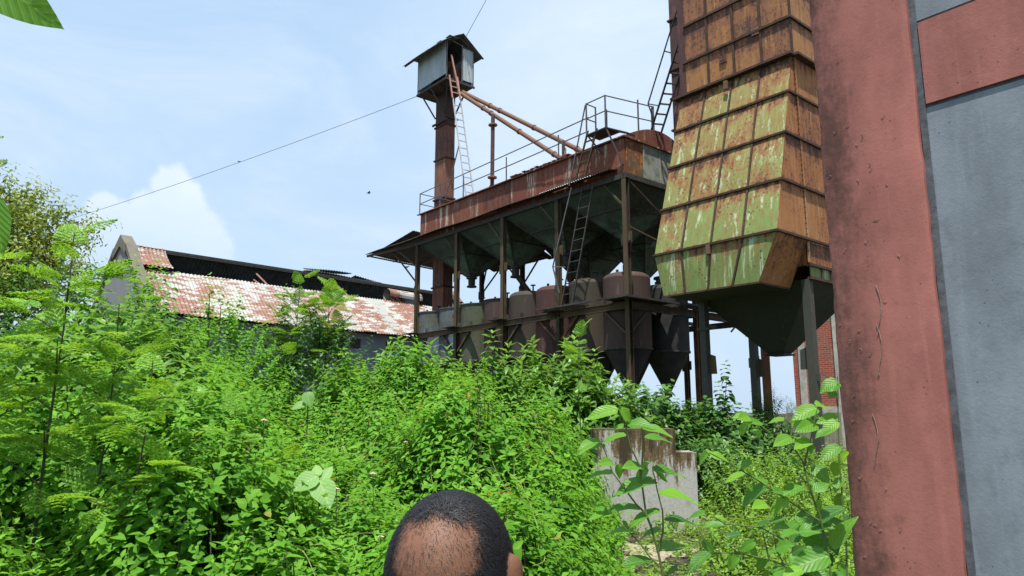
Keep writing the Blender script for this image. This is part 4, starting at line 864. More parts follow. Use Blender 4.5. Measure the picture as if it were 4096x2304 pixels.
P_, A_, t_ = shoots(variants(8, 9, .55, .08, .0, .8, .4, bare=.2), np.stack([x, y, h - .28], -1), NP.uniform(0, 6.28, len(x)), np.abs(NP.normal(0, .22, len(x))), NP.uniform(0, 6.28, len(x)), NP.uniform(.8, 1.3, len(x)), .15)
parts.append(stamp(T_OV, P_, A_, t_))
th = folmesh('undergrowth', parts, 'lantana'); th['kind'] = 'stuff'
s = MB()
x, y = sector(1500, -300, 2300, 2.2, 9); h = thick_h(x, y); k = h > .5
for X_, Y_, H_ in zip(x[k], y[k], h[k]): s.tube([(X_ + rnd.uniform(-.2, .2), Y_ + rnd.uniform(-.2, .2), 0), (X_ + rnd.uniform(-.08, .08), Y_, H_ * .5), (X_, Y_, H_ - .12)], [.009, .007, .004], 5, caps=False)
o = s.build('undergrowth_stems', M['stem']); o['kind'] = 'stuff'
x, y = sector(420, -300, 2250, 2.3, 11); h = thick_h(x, y); k = h > .5; x, y, h = x[k], y[k], h[k]; k = len(x)      # yellowed leaves and pale tendrils
wl_ = folmesh('withered_leaves', [stamp(T_BRD, np.stack([x, y, h - NP.uniform(-.02, .25, k)], -1), axes(NP.uniform(0, 6.28, k), NP.uniform(-1.1, .2, k), NP.normal(0, .6, k), NP.uniform(.05, .11, k)), NP.uniform(0, 1, k))], 'withered'); wl_['kind'] = 'stuff'
s = MB()
x, y = sector(60, -200, 2250, 3.6, 10); h = thick_h(x, y)
for X_, Y_, H_ in zip(x, y, h):
    if H_ < .5: continue
    a = rnd.uniform(0, 6.28); q = []
    for j in range(9):
        xx, yy = X_ + .07 * j * math.cos(a + j * .12), Y_ + .07 * j * math.sin(a + j * .12); q.append((xx, yy, float(thick_h(np.array([xx]), np.array([yy]))[0]) + .04 + .05 * math.sin(j * .9 + a)))
    s.tube(q, .0024, 5, caps=False)
o = s.build('tendrils', M['tendril']); o['kind'] = 'stuff'
# low creeper over the open ground to the right
parts = []
x, y = sector(8500, 1750, 3700, 2.6, 17); pm = ((x - 1.72) / .5) ** 2 + ((y - 9.6) / .55) ** 2 > 1 + .5 * bumps(x * 2, y * 2, .3); k = pm | (NP.uniform(0, 1, len(x)) < .12); x, y = x[k], y[k]
k = NP.uniform(0, 1, len(x)) < np.clip(.75 + bumps(x, y, .12), .15, 1); x, y = x[k], y[k]
z = np.maximum(0, bumps(x * 1.3, y * 1.3, .045)) * np.clip((y - 3) / 4, .6, 1) + NP.uniform(0, .08, len(x))
P_, A_, t_ = shoots(V_CRP, np.stack([x, y, z], -1), NP.uniform(0, 6.28, len(x)), np.abs(NP.normal(0, .5, len(x))), NP.uniform(0, 6.28, len(x)), NP.uniform(.6, 1.35, len(x)), NP.normal(0, .15, len(x)))
parts.append(stamp(T_OV, P_, A_, t_))
x, y = sector(5000, -200, 3900, 14, 45); P_, A_, t_ = shoots(V_CRP, np.stack([x, y, NP.uniform(0, .3, len(x))], -1), NP.uniform(0, 6.28, len(x)), np.abs(NP.normal(0, .5, len(x))), NP.uniform(0, 6.28, len(x)), NP.uniform(2, 4, len(x)))
parts.append(stamp(T_FOLD, P_, A_, t_))
gc = folmesh('ground_cover', parts, 'ground'); gc['kind'] = 'stuff'

# ------------------------------------------------------------------ bushes, saplings and trees, each a thing
def bush(name, label, cat, c, rad, n, vs, temp, mat, group=None, sc=(.8, 1.2), shell=.55, nst=14, tall=(), dt=0.0, up=.6, cut=-.9, trunk=0):
    c = np.array(c, float); t = thing(name, label, cat, (c[0], c[1], 0), FW, group)
    d = NP.normal(0, 1, (n * 2, 3)); d /= np.linalg.norm(d, axis=1)[:, None]; d = d[d[:, 2] > cut][:n]; n = len(d)
    lump = 1 + .22 * np.sin(d[:, 0] * 5 + c[0] * 9) * np.sin(d[:, 1] * 4 + c[1] * 5) + .16 * np.sin(d[:, 2] * 7 + d[:, 0] * 6 + c[0])
    rr = (shell + (1 - shell) * NP.uniform(0, 1, n) ** .6) * lump
    X = c[None] + d * rr[:, None] * np.array(rad)[None]; X[:, 2] = np.maximum(X[:, 2], .03)
    td = np.arctan2(d[:, 1], d[:, 0]); tl = np.arccos(np.clip(d[:, 2], -1, 1)) * (1 - up) + NP.normal(0, .18, n)
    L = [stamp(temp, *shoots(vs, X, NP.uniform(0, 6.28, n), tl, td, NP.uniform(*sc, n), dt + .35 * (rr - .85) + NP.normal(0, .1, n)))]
    for tx, ty, tz in tall:
        k = 3; Xs = np.array([[tx, ty, tz - .42 * q * .8] for q in range(k)]) + NP.normal(0, .03, (k, 3))
        L.append(stamp(temp, *shoots(vs, Xs, NP.uniform(0, 6.28, k), np.abs(NP.normal(0, .12, k)), NP.uniform(0, 6.28, k), np.full(k, sc[1]), .15)))
    folmesh('foliage', L, mat, t, (c[0], c[1], 0))
    s = MB(); sel = NP.choice(n, min(nst, n), False)
    rt = [(c[0] + rnd.uniform(-.12, .12), c[1] + rnd.uniform(-.12, .12), 0) for _ in sel]; stems(s, rt, X[sel], .014)
    for q in tall: stems(s, [(c[0], c[1], .1)], [q], .016)
    if trunk: s.tube([(c[0], c[1], 0), (c[0] + .08, c[1], c[2] * .5), (c[0], c[1], c[2])], [trunk, trunk * .8, trunk * .45], 8)
    s.build('trunk' if trunk else 'stem', M['bark'] if trunk else M['stem'], t, True)
    return t
GB = 'broad-leaved bushes in front of the bins'
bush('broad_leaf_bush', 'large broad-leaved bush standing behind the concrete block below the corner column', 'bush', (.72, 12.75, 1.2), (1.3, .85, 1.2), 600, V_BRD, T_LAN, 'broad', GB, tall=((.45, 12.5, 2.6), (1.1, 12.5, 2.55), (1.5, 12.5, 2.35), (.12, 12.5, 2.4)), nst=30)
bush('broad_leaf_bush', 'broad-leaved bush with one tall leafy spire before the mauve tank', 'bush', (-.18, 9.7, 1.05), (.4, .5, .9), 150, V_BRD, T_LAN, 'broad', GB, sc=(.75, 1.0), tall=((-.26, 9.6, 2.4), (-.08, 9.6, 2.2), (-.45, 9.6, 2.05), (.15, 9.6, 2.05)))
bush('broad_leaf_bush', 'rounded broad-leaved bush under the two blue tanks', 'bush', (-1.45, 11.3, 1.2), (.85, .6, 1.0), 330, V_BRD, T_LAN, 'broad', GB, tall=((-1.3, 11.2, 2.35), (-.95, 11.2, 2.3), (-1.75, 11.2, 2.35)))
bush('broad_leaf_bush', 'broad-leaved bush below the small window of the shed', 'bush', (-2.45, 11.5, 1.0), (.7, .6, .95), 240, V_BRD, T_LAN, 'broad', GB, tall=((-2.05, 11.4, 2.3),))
bush('broad_leaf_bush', 'low leafy bush crowding the left side of the concrete block', 'bush', (.22, 10.3, .75), (.5, .6, .75), 220, V_DRK, T_LAN, 'darkleaf', GB, sc=(.6, .85))
bush('broad_leaf_bush', 'small bright bush in front of the block near the path', 'bush', (.42, 8.3, .4), (.38, .4, .45), 190, V_LAN, T_OV, 'ground', GB, sc=(.6, .9))
GD = 'dark bushes under the drying tower'
for x_, y_, z_, rx, rz, lab, tall in ((3.0, 14.6, .95, 1.0, .95, 'dark bush right of the block under the dark tank', ((3.1, 14.4, 2.0),)), (4.35, 15.2, .9, .75, .9, 'dark bush with a tall leafy spire between the two tower legs', ((4.45, 14.9, 2.4), (4.3, 14.9, 2.0))),
                                     (5.6, 16.2, .75, .8, .75, 'low dark bush left of the vine covered post', ()), (2.2, 13.5, 1.0, .7, 1.0, 'dark bush just behind the right edge of the block', ()), (3.7, 13.4, .55, .8, .5, 'low dark bush at the foot of the green tower leg', ())):
    bush('dark_bush', lab, 'bush', (x_, y_, z_), (rx, .7, rz), int(330 * rx), V_DRK, T_BRD if z_ > .8 else T_LAN, 'darkleaf', GD, tall=tall)
for x_, y_, z_, rx, rz, lab in ((3.3, 10.3, .55, .62, .62, 'bright leafy bush in the open right of the block'), (4.4, 12.0, .5, .7, .55, 'pale green bush before the vine covered post'), (5.3, 12.4, .45, .7, .6, 'pale green bush by the foot of the grey tower leg'), (3.7, 8.2, .28, .6, .34, 'low bright bush in front of the tall bright one'), (2.75, 8.6, .22, .6, .28, 'low bright bush at the foot of the right edge of the block'), (2.6, 6.4, .2, .6, .28, 'low bright bush nearest the camera behind the sprawling plant'), (4.6, 9.6, .35, .7, .45, 'bright bush close beside the left edge of the pillar')):
    bush('green_bush', lab, 'bush', (x_, y_, z_), (rx, .55, rz), int(420 * rx), V_LANS, T_OV, 'ground', 'bright bushes on the open ground', sc=(.8, 1.3))
vp = bush('vine_covered_post', 'old post smothered in creeper behind the tower legs', 'creeper', (6.75, 19.0, 1.05), (.42, .42, 1.1), 560, V_LANS, T_OV, 'darkleaf', None, sc=(.9, 1.5), dt=.1, trunk=.05)
s = MB(); s.box(6.88, 7.06, 19.55, 19.73, 0, 4.6); s.build('post', M['orangecol'], vp)
# feathery saplings on the left
def frond(L, npin, pl, droop):
    P_, A_, T_ = [], [], []; 
    for i in range(npin):
        u = .22 + .78 * (i + .5) / npin; p = np.array([0, L * u, -droop * L * u * u])
        for sg in (-1, 1):
            ln = pl * math.sin(math.pi * (.25 + .7 * u)) * NP.uniform(.85, 1.1); a = math.pi / 2 - sg * R(62); nl = 11
            for j in range(nl):
                q = (j + .6) / nl; pp = p + np.array([math.cos(a) * ln * q, math.sin(a) * ln * q, -.22 * ln * q * q])
                for s2 in (-1, 1):
                    b_ = a + s2 * R(68); P_.append(pp); A_.append(axes(b_, NP.normal(-.1, .12), NP.normal(0, .4), .027 * L / .3)); T_.append(NP.uniform(.25, .7))
    return np.array(P_), np.array(A_), np.array(T_)
FRO = [frond(.30, 7, .11, d) for d in (.15, .35, .55)]
RFR = []                                                            # fronds lie along +Y: turn them to stand along +Z for shoots()
for P_, A_, t_ in FRO:
    Q = np.array([[1, 0, 0], [0, 0, 1], [0, -1, 0]], float); RFR.append((P_ @ Q, A_ @ Q, t_))
def sapling(label, x, y, top, h0, n, spread, sc=1.0, group='feathery saplings', lean=0.0, dt=.15, br=5, mat='feather', cat='sapling'):
    t = thing('feathery_sapling', label, cat, (x, y, 0), FW, group); s = MB()
    tr = [Vector((x + lean * u + .04 * math.sin(u * 5 + x), y + .03 * math.sin(u * 4), top * u)) for u in np.linspace(0, 1, 9)]
    n = int(n * 1.3); br = int(br * 1.15); s.tube(tr, [.015 * sc * (1 - .75 * k / 8) for k in range(9)], 7)
    pts = []
    for i in range(n):
        u = 1 - (1 - h0 / top) * (i / n) ** .9; k = min(7, int(u * 8)); pts.append((tr[k].lerp(tr[k + 1], u * 8 - k), i * 2.4 + rnd.uniform(-.4, .4), .9 + .6 * (1 - u) * 2))
    for b_ in range(br):
        u = h0 / top + (1 - h0 / top) * (b_ + .3) / br * .85; k = min(7, int(u * 8)); a = tr[k].lerp(tr[k + 1], u * 8 - k); az_ = b_ * 2.1 + x; ln = spread * (1.15 - u) * rnd.uniform(.9, 1.5)
        q = [a + Vector((math.cos(az_) * ln * w, math.sin(az_) * ln * w * .8, ln * .75 * w - .1 * w * w)) for w in (0, .35, .7, 1)]
        s.tube(q, [.008 * sc, .006 * sc, .004 * sc, .002 * sc], 6)
        for w in range(7):
            f = .3 + .7 * w / 6; i0 = min(2, int(f * 3)); pts.append((q[i0].lerp(q[i0 + 1], min(1, f * 3 - i0)), az_ + (w % 2 - .5) * 2.2 + rnd.uniform(-.4, .4), 1.15))
    X = np.array([p[0] for p in pts]); td = np.array([p[1] for p in pts]); tl = np.array([p[2] for p in pts]) + NP.normal(-.1, .38, len(pts)); k = len(pts)
    folmesh('foliage', [stamp(T_DIA, *shoots(RFR, X, td - math.pi / 2, tl, td, NP.uniform(.65, 1.1, k) * sc, dt + NP.normal(0, .13, k)))], mat, t, (x, y, 0))
    s.build('trunk', M['stem'], t, True); return t
sapling('tallest feathery sapling at the left, rising clear against the sky', -3.25, 5.1, 3.05, 1.2, 15, .75, 1.05, br=8)
sapling('feathery sapling just left of the shed gable with a dark straight stem', -2.95, 5.25, 2.55, 1.2, 12, .65, .95, br=6)
sapling('lower feathery sapling leaning right in front of the shed wall', -2.62, 4.9, 2.10, 1.0, 11, .55, .95, lean=.14, br=5)
sapling('feathery sapling cut by the left edge of the photo', -3.85, 4.9, 2.75, 1.1, 14, .75, 1.1, br=7)
sapling('short bright feathery sapling low on the left', -3.4, 4.3, 1.75, .8, 10, .5, .9, br=4)
sapling('small feathery sapling among the undergrowth left of centre', -2.15, 5.6, 1.8, .9, 9, .5, .9, br=3, dt=.1)
sapling('thin drooping feathery shoot in front of the brown tank', 1.05, 10.9, 3.02, 2.2, 9, .25, .9, br=2, dt=.2)
sapling('feathery top of the tall shrub in front of the shed roof', -3.72, 12.2, 4.05, 2.2, 24, .8, 1.15, br=9, dt=.0)
sapling('second feathery stem right of the tall shrub before the shed roof', -3.25, 12.4, 4.0, 2.2, 22, .7, 1.1, br=8)
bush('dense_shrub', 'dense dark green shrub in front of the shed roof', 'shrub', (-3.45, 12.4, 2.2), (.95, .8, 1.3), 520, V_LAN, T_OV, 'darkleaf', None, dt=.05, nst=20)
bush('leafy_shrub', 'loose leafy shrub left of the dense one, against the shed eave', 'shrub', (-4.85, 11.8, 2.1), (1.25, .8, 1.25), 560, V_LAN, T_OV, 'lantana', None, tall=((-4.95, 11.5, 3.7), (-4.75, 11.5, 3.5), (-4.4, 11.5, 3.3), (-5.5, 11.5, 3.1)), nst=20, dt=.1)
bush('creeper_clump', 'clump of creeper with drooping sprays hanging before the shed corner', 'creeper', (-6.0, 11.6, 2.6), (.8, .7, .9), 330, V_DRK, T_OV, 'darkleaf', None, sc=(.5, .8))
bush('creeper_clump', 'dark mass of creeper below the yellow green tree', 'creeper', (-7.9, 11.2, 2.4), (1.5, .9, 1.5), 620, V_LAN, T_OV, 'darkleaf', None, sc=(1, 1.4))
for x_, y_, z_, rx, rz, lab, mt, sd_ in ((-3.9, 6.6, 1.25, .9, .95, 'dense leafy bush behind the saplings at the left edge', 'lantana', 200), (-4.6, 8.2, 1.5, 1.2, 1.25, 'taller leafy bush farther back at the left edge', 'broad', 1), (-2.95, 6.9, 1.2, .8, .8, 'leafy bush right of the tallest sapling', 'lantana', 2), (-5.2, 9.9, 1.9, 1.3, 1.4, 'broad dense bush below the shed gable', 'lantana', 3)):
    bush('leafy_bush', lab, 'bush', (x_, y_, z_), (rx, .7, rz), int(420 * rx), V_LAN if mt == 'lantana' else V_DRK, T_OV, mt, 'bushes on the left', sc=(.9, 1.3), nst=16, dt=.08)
# trees at the far left
def tree(label, x, y, h, clumps, n, vs, mat, sc, tr=.12):
    t = thing('tree', label, 'tree', (x, y, 0), FW, 'trees at the left edge'); s = MB(); L = []
    tk = [Vector((x, y, 0)), Vector((x + .1, y, h * .3)), Vector((x - .05, y + .1, h * .6)), Vector((x, y, h * .85))]; s.tube(tk, [tr, tr * .8, tr * .55, tr * .25], 9)
    for cx, cy, cz, cr in clumps:
        s.tube([tk[1].lerp(tk[3], rnd.uniform(.1, .7)), Vector((x + (cx - x) * .5, y + (cy - y) * .5, cz * .8)), Vector((cx, cy, cz))], [tr * .35, tr * .22, tr * .08], 6)
        m = int(n * cr * cr); d = NP.normal(0, 1, (m, 3)); d /= np.linalg.norm(d, axis=1)[:, None]; rr = NP.uniform(.25, 1, m) ** .6 * cr
        X = np.array([cx, cy, cz]) + d * rr[:, None] * np.array([1, 1, .8]); td = np.arctan2(d[:, 1], d[:, 0]); tl = np.arccos(d[:, 2]) * .8 + NP.normal(0, .3, m)
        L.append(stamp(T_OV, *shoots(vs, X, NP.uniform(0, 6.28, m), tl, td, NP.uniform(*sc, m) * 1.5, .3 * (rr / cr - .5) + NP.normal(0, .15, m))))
    folmesh('crown', L, mat, t, (x, y, 0)); s.build('trunk', M['bark'], t, True); return t
tree('yellow green tree with small hanging leaves at the far left', -9.3, 12.4, 5.2, [(-9.2, 12.2, 4.6, .55), (-8.75, 12.1, 4.95, .42), (-8.3, 12.2, 4.75, .38), (-9.6, 12.3, 5.1, .5), (-8.9, 12.0, 4.2, .5), (-8.2, 12.0, 4.3, .4), (-9.5, 12.1, 3.9, .6), (-8.5, 12.0, 3.7, .5), (-8.9, 12.2, 5.3, .35), (-9.3, 12.2, 5.45, .4), (-8.1, 12.1, 5.0, .28), (-7.75, 12.1, 4.75, .25), (-10.2, 12.3, 4.4, .7), (-7.8, 12.0, 4.0, .35)], 400, V_TREE, 'treeleaf', (.55, .85))
sapling('feathery treetop at the upper left edge above the yellow green tree', -9.45, 12.0, 6.5, 4.6, 26, .8, 1.1, 'trees at the left edge', br=12, dt=-.1, cat='tree')
# trees on the horizon, distance haze painted into their leaf colour
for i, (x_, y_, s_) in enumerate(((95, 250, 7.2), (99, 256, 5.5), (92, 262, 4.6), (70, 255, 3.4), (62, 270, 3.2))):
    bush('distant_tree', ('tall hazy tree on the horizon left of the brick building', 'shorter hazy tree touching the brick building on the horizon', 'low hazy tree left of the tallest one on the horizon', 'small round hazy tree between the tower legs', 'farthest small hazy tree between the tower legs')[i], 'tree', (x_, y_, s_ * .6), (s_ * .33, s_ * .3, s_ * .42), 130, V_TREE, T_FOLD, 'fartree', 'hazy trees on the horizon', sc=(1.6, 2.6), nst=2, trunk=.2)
# big-leaved weeds in the thicket
def faceleaf(a, e, w, tn, mat, parent, base, tilt=.5):
    """leaf from base a to tip e, its upper face turned up and toward the open side"""
    a, e = Vector(a), Vector(e); al = e - a; ln = al.length; al.normalize(); up = Vector((.1, -.75, .65)); sd = al.cross(up).normalized(); n_ = sd.cross(al)
    if n_.dot(up) < 0: n_ = -n_; sd = -sd
    folmesh('leaf', [stamp(T_HEART, np.array([a]), np.array([[sd * ln * w, al * ln, n_ * ln * .6]]), np.array([tn]))], mat, parent, base)
for lab, c, lv in (('pale weed with three very large veined leaves left of the man', (-1.37, 5.24, 1.30), (((-1.372, 5.2, 1.318), (-1.536, 5.1, 1.24), .78, .6), ((-1.365, 5.2, 1.29), (-1.245, 5.05, 1.13), .72, .5), ((-1.35, 5.22, 1.28), (-1.30, 5.3, 1.39), .6, .8), ((-1.38, 5.22, 1.31), (-1.42, 5.3, 1.40), .6, .9))),
                   ('weed with one big pale leaf farther back on the left', (-2.66, 9.4, 1.92), (((-2.68, 9.4, 2.03), (-2.60, 9.32, 1.84), .75, .5), ((-2.68, 9.4, 1.89), (-2.85, 9.3, 1.82), .6, .4)))):
    t = thing('large_leaf_weed', lab, 'weed', (c[0], c[1], 0), FW, 'large leaf weeds in the thicket'); s = MB(); s.tube([(c[0], c[1] + .1, 0), (c[0], c[1] + .05, c[2] * .6), c], [.014, .011, .006], 7)
    for a_, e_, w_, tn in lv: faceleaf(a_, e_, w_, tn, 'paleleaf', t, (c[0], c[1], 0))
    s.build('stem', M['stem'], t, True)
# pale blossom heads
FLX = [(-1.52, 5.6), (-1.40, 5.5), (-1.62, 5.75), (-1.30, 5.45), (-1.1, 5.8), (-1.85, 5.4), (-2.25, 4.4), (-2.5, 3.8), (-1.05, 7.2), (-.6, 7.8), (-1.9, 8.2), (-2.9, 3.2), (-.9, 5.1), (-1.0, 6.4)]
for i, (x_, y_) in enumerate(FLX):
    z_ = float(thick_h(np.array([x_]), np.array([y_]))[0]) + (.16 if i < 6 else .05); t = thing('blossom', 'small pale pink blossom head on a thin stalk among the undergrowth leaves', 'flower', (x_, y_, z_), FW, 'blossoms in the undergrowth')
    s = MB()
    for k in range(9): a = k * 2.4; rr = .012 * math.sqrt(k / 3); s.lathe([(.001, .008), (.007, .004), (.006, -.003), (.001, -.006)], (x_ + rr * math.cos(a), y_ + rr * math.sin(a), z_ + .012 - rr * .5), 6)
    s.build('head', M['flower'], t, True); s = MB(); s.tube([(x_ + .02, y_, z_ - .35), (x_, y_, z_)], [.004, .003], 5); s.build('stalk', M['stem'], t)

# ------------------------------------------------------------------ large-leaved plants close to the camera
LA= [(264,1799,1760,185,1803,1748,55),(272,1810,1763,304,1820,1729,60),(292,1830,1725,347,1787,1726,40),(274,1781,1719,244,1815,1714,40),(321,1801,1716,388,1774,1709,30),(292,1860,1697,231,1857,1687,35),(336,1847,1690,402,1845,1691,32),(221,1831,1684,166,1796,1675,40),(224,1831,1674,161,1868,1659,40),(227,1822,1671,244,1846,1658,40),(324,1834,1620,278,1790,1629,40),(326,1841,1619,356,1850,1639,40),(248,1804,1632,218,1757,1638,50),(268,1849,1625,273,1847,1590,85),(252,1838,1604,186,1875,1599,30),(342,1837,1613,303,1879,1575,50),(348,1812,1611,437,1842,1609,32),(352,1816,1611,403,1859,1589,50),(363,1850,1584,257,1810,1575,32),(355,1791,1560,439,1763,1557,28),(322,1857,1516,238,1851,1524,30),(365,1830,1516,286,1810,1493,32),(372,1821,1493,445,1809,1498,30),(245,1808,1509,185,1817,1505,40),(363,1827,1468,318,1867,1453,35),(299,1835,1463,240,1877,1465,35),(365,1849,1415,454,1898,1435,40),(341,1834,1395,268,1800,1406,35),(408,1849,1374,376,1895,1347,40),(275,1852,1484,293,1859,1469,50),(208,1837,1519,232,1808,1519,40)]
SA= [[(369,1820,1347),(356,1820,1417),(341,1820,1475),(329,1820,1508),(322,1820,1574),(319,1820,1594),(315,1820,1627),(296,1820,1668),(287,1820,1712),(269,1820,1760)],[(319,1820,1594),(323,1820,1627),(327,1820,1681),(325,1820,1715)],[(356,1820,1417),(370,1820,1469),(370,1820,1514),(358,1820,1567),(354,1820,1594),(349,1820,1610)],[(329,1820,1508),(305,1820,1531),(269,1820,1580),(249,1820,1607),(233,1820,1654),(223,1820,1678)],[(355,1820,1388),(335,1820,1407),(316,1820,1433),(290,1820,1462),(247,1820,1503)]]
LB= [(685,2096,1745,639,2104,1745,50),(662,2020,1742,626,1976,1742,60),(691,2100,1726,664,2149,1689,60),(659,1992,1723,704,2022,1732,60),(683,2037,1707,682,2003,1691,60),(760,2021,1734,723,2048,1732,40),(808,2102,1718,829,2057,1742,60),(867,2066,1722,801,2021,1711,70),(879,2081,1767,803,2064,1745,60),(889,2103,1771,949,2151,1780,50),(862,2051,1738,913,2101,1741,50),(777,2023,1685,719,1981,1675,60),(843,2064,1676,789,2017,1666,60),(880,2008,1708,833,1998,1693,40),(843,2065,1668,837,2031,1643,50),(534,1986,1645,508,2023,1614,50),(546,2024,1643,578,2070,1652,50),(569,2106,1635,621,2093,1622,50),(670,2044,1620,622,2046,1602,60),(667,2070,1582,601,2080,1570,40),(710,2058,1553,637,2070,1504,50),(734,2112,1549,696,2112,1573,50),(765,2040,1519,712,2062,1477,60),(741,2013,1540,711,1993,1546,60),(825,2117,1615,797,2119,1619,80),(812,2057,1551,743,2008,1545,50),(828,2038,1556,870,2046,1563,60),(812,1983,1544,860,1994,1570,70),(852,2069,1605,873,2025,1565,90),(860,2068,1512,850,2064,1479,80),(932,2075,1489,830,2060,1461,40),(839,2079,1473,805,2103,1470,70),(683,1983,1511,638,1939,1516,50),(542,2075,1474,498,2121,1464,40),(574,2015,1453,516,2011,1457,40),(561,2063,1468,591,2045,1467,40),(626,2031,1425,579,2012,1428,40),(708,2032,1458,669,2041,1453,40),(708,2022,1459,747,2010,1479,50),(735,2088,1438,753,2041,1449,50),(689,2060,1428,716,2083,1450,50),(535,2023,1380,467,1996,1348,50),(564,2093,1363,532,2066,1401,50),(586,2006,1379,579,2000,1356,40),(835,2078,1436,877,2038,1450,50),(858,2025,1372,749,2008,1350,70),(852,2097,1348,835,2091,1308,80),(899,2100,1377,943,2067,1468,60),(662,2027,1408,620,2042,1383,70),(666,2104,1384,694,2099,1347,70),(711,2012,1392,739,1974,1413,60),(768,2054,1370,788,2023,1398,60),(711,2093,1348,686,2127,1316,70),(776,2006,1340,716,1984,1331,60),(634,2093,1356,602,2107,1320,70),(912,2093,1341,926,2077,1311,60)]
SB= [[(870,2050,1296),(868,2050,1367),(850,2050,1477),(831,2050,1533),(814,2050,1619),(779,2050,1676),(726,2050,1699),(675,2050,1738)],[(817,2050,1608),(839,2050,1672),(866,2050,1765)],[(849,2050,1459),(790,2050,1496),(709,2050,1552),(611,2050,1612),(553,2050,1642)],[(868,2050,1367),(764,2050,1400),(687,2050,1440),(584,2050,1451),(558,2050,1470)],[(815,2050,1313),(704,2050,1357),(629,2050,1371),(546,2050,1373)],[(704,2050,1357),(690,2050,1429)],[(787,2050,1684),(788,2050,1722),(773,2050,1734)],[(758,2050,1313),(725,2050,1382),(718,2050,1451)]]
LV= [(1064,2370,1647,992,2350,1609,70),(1089,2424,1740,1018,2401,1727,80),(1072,2388,1727,1015,2379,1687,70),(1080,2394,1863,1023,2385,1826,70),(1102,2434,1851,1056,2399,1818,60),(1053,2360,1591,1042,2405,1548,80),(1092,2430,1622,1134,2479,1583,80),(1081,2395,1808,1064,2440,1814,60),(1091,2434,1541,1053,2406,1504,80),(1085,2420,1489,1065,2453,1441,80),(1082,2413,1377,1049,2415,1342,80),(1068,2383,1433,1076,2367,1401,80)]
SV= [[(1077,2420,1214),(1085,2420,1341),(1082,2420,1472),(1083,2420,1605),(1088,2420,1717),(1097,2420,1832),(1098,2420,1874)]]
def closeplant(name, label, cat, leaves, stems_, r=.0034, tilt=.45):
    b = stems_[0][0]; bx, by = b[0] / 1000, b[1] / 1000; t = thing(name, label, cat, (bx, by, 0)); s = MB()
    for k, st in enumerate(stems_):
        q = [Vector(p) / 1000 for p in st]
        if k == 0: q = [Vector((bx, by, 0))] + q
        q = [q[0]] + [a.lerp(b2, u) for a, b2 in zip(q, q[1:]) for u in (.5, 1)]
        s.tube(q, [r * (1 if k == 0 else .75) * (1 - .6 * i / len(q)) for i in range(len(q))], 7)
    s.build('stem', M['greenstem'], t, True)
    for L in leaves:
        a, e = Vector(L[:3]) / 1000, Vector(L[3:6]) / 1000; al = e - a; ln = max(al.length, .03) * 1.06; al.normalize(); vw = Vector((a.x, a.y, a.z - 1.75)).normalized()
        pv = al.cross(vw).normalized(); dp = al.cross(pv).normalized()
        if pv.cross(al).dot(-vw) < 0: pv = -pv
        w = min(.92, L[6] / 100 / .78); nrm = None; best = None
        for sg in (-1, 1):
            sd = pv * w + dp * sg * math.sqrt(1 - w * w); n_ = sd.cross(al); sc_ = n_.z + .6 * n_.dot(-vw)
            if best is None or sc_ > best: best = sc_; nrm = (sd, n_)
        sd, n_ = nrm; wd = rnd.uniform(.50, .64)
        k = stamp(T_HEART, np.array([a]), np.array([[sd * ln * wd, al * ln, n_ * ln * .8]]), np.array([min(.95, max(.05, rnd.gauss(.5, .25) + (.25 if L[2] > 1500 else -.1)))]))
        folmesh('leaf', [k], 'bigleaf', t, (bx, by, 0))
    return t
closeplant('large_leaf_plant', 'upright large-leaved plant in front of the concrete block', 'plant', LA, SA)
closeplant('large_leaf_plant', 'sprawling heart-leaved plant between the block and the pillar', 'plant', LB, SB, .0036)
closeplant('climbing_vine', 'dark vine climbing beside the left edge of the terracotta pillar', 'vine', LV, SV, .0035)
# low, dense leaves filling in beneath the sprawling plant
x = NP.uniform(.55, 1.5, 640); y = NP.uniform(1.9, 3.8, 640); k = (x < .42 * y) & (x > .2 * y); x, y = x[k], y[k]
bt = thing('low_leaf_clump', 'dark clump of heart-shaped leaves at the foot of the pillar', 'plant', (.9, 2.6, 0))
folmesh('foliage', [stamp(T_HEART, *shoots(variants(6, 4, .32, .10, -.5, .5, .7, .5), np.stack([x, y, NP.uniform(.0, 1.0, len(x)) * np.clip((x - .2 * y) / (.2 * y), .15, 1) * 1.1], -1), NP.uniform(0, 6.28, len(x)), np.abs(NP.normal(0, .35, len(x))), NP.uniform(0, 6.28, len(x)), NP.uniform(.7, 1.1, len(x)), -.15))], 'bigleaf', bt, (.9, 2.6, 0))
s = MB(); stems(s, [(xx, yy, 0) for xx, yy in zip(x[:40], y[:40])], [(xx + rnd.uniform(-.1, .1), yy, .8) for xx, yy in zip(x[:40], y[:40])], .005); s.build('stem', M['stem'], bt)
# overhanging leaves at the left edge, on twigs reaching in from a branch beside the camera
lf = thing('overhanging_branch', 'broad leaves hanging into the upper left corner of the photo', 'branch', (-.62, .62, 2.3))
s = MB(); s.tube([(-1.6, .75, 2.55), (-1.0, .66, 2.36), (-.66, .62, 2.24)], [.012, .008, .003], 7); s.tube([(-1.6, .75, 2.55), (-1.1, .85, 2.3), (-.72, .8, 2.14)], [.01, .006, .003], 7); s.build('twig', M['stem'], lf, True)
def hang(a, e, w, tn):
    a, e = Vector(a), Vector(e); al = (e - a); ln = al.length; al.normalize(); vw = Vector((a.x, a.y, a.z - 1.75)).normalized(); sd = al.cross(vw).normalized(); n_ = sd.cross(al)
    folmesh('leaf', [stamp(T_HEART, np.array([a]), np.array([[sd * ln * w, al * ln, -n_ * ln * .5]]), np.array([tn]))], 'bigleaf', lf, (-.62, .62, 2.3))
hang((-.512, .62, 2.170), (-.433, .62, 2.114), .50, .75); hang((-.608, .8, 2.00), (-.5855, .8, 1.932), .42, .5)

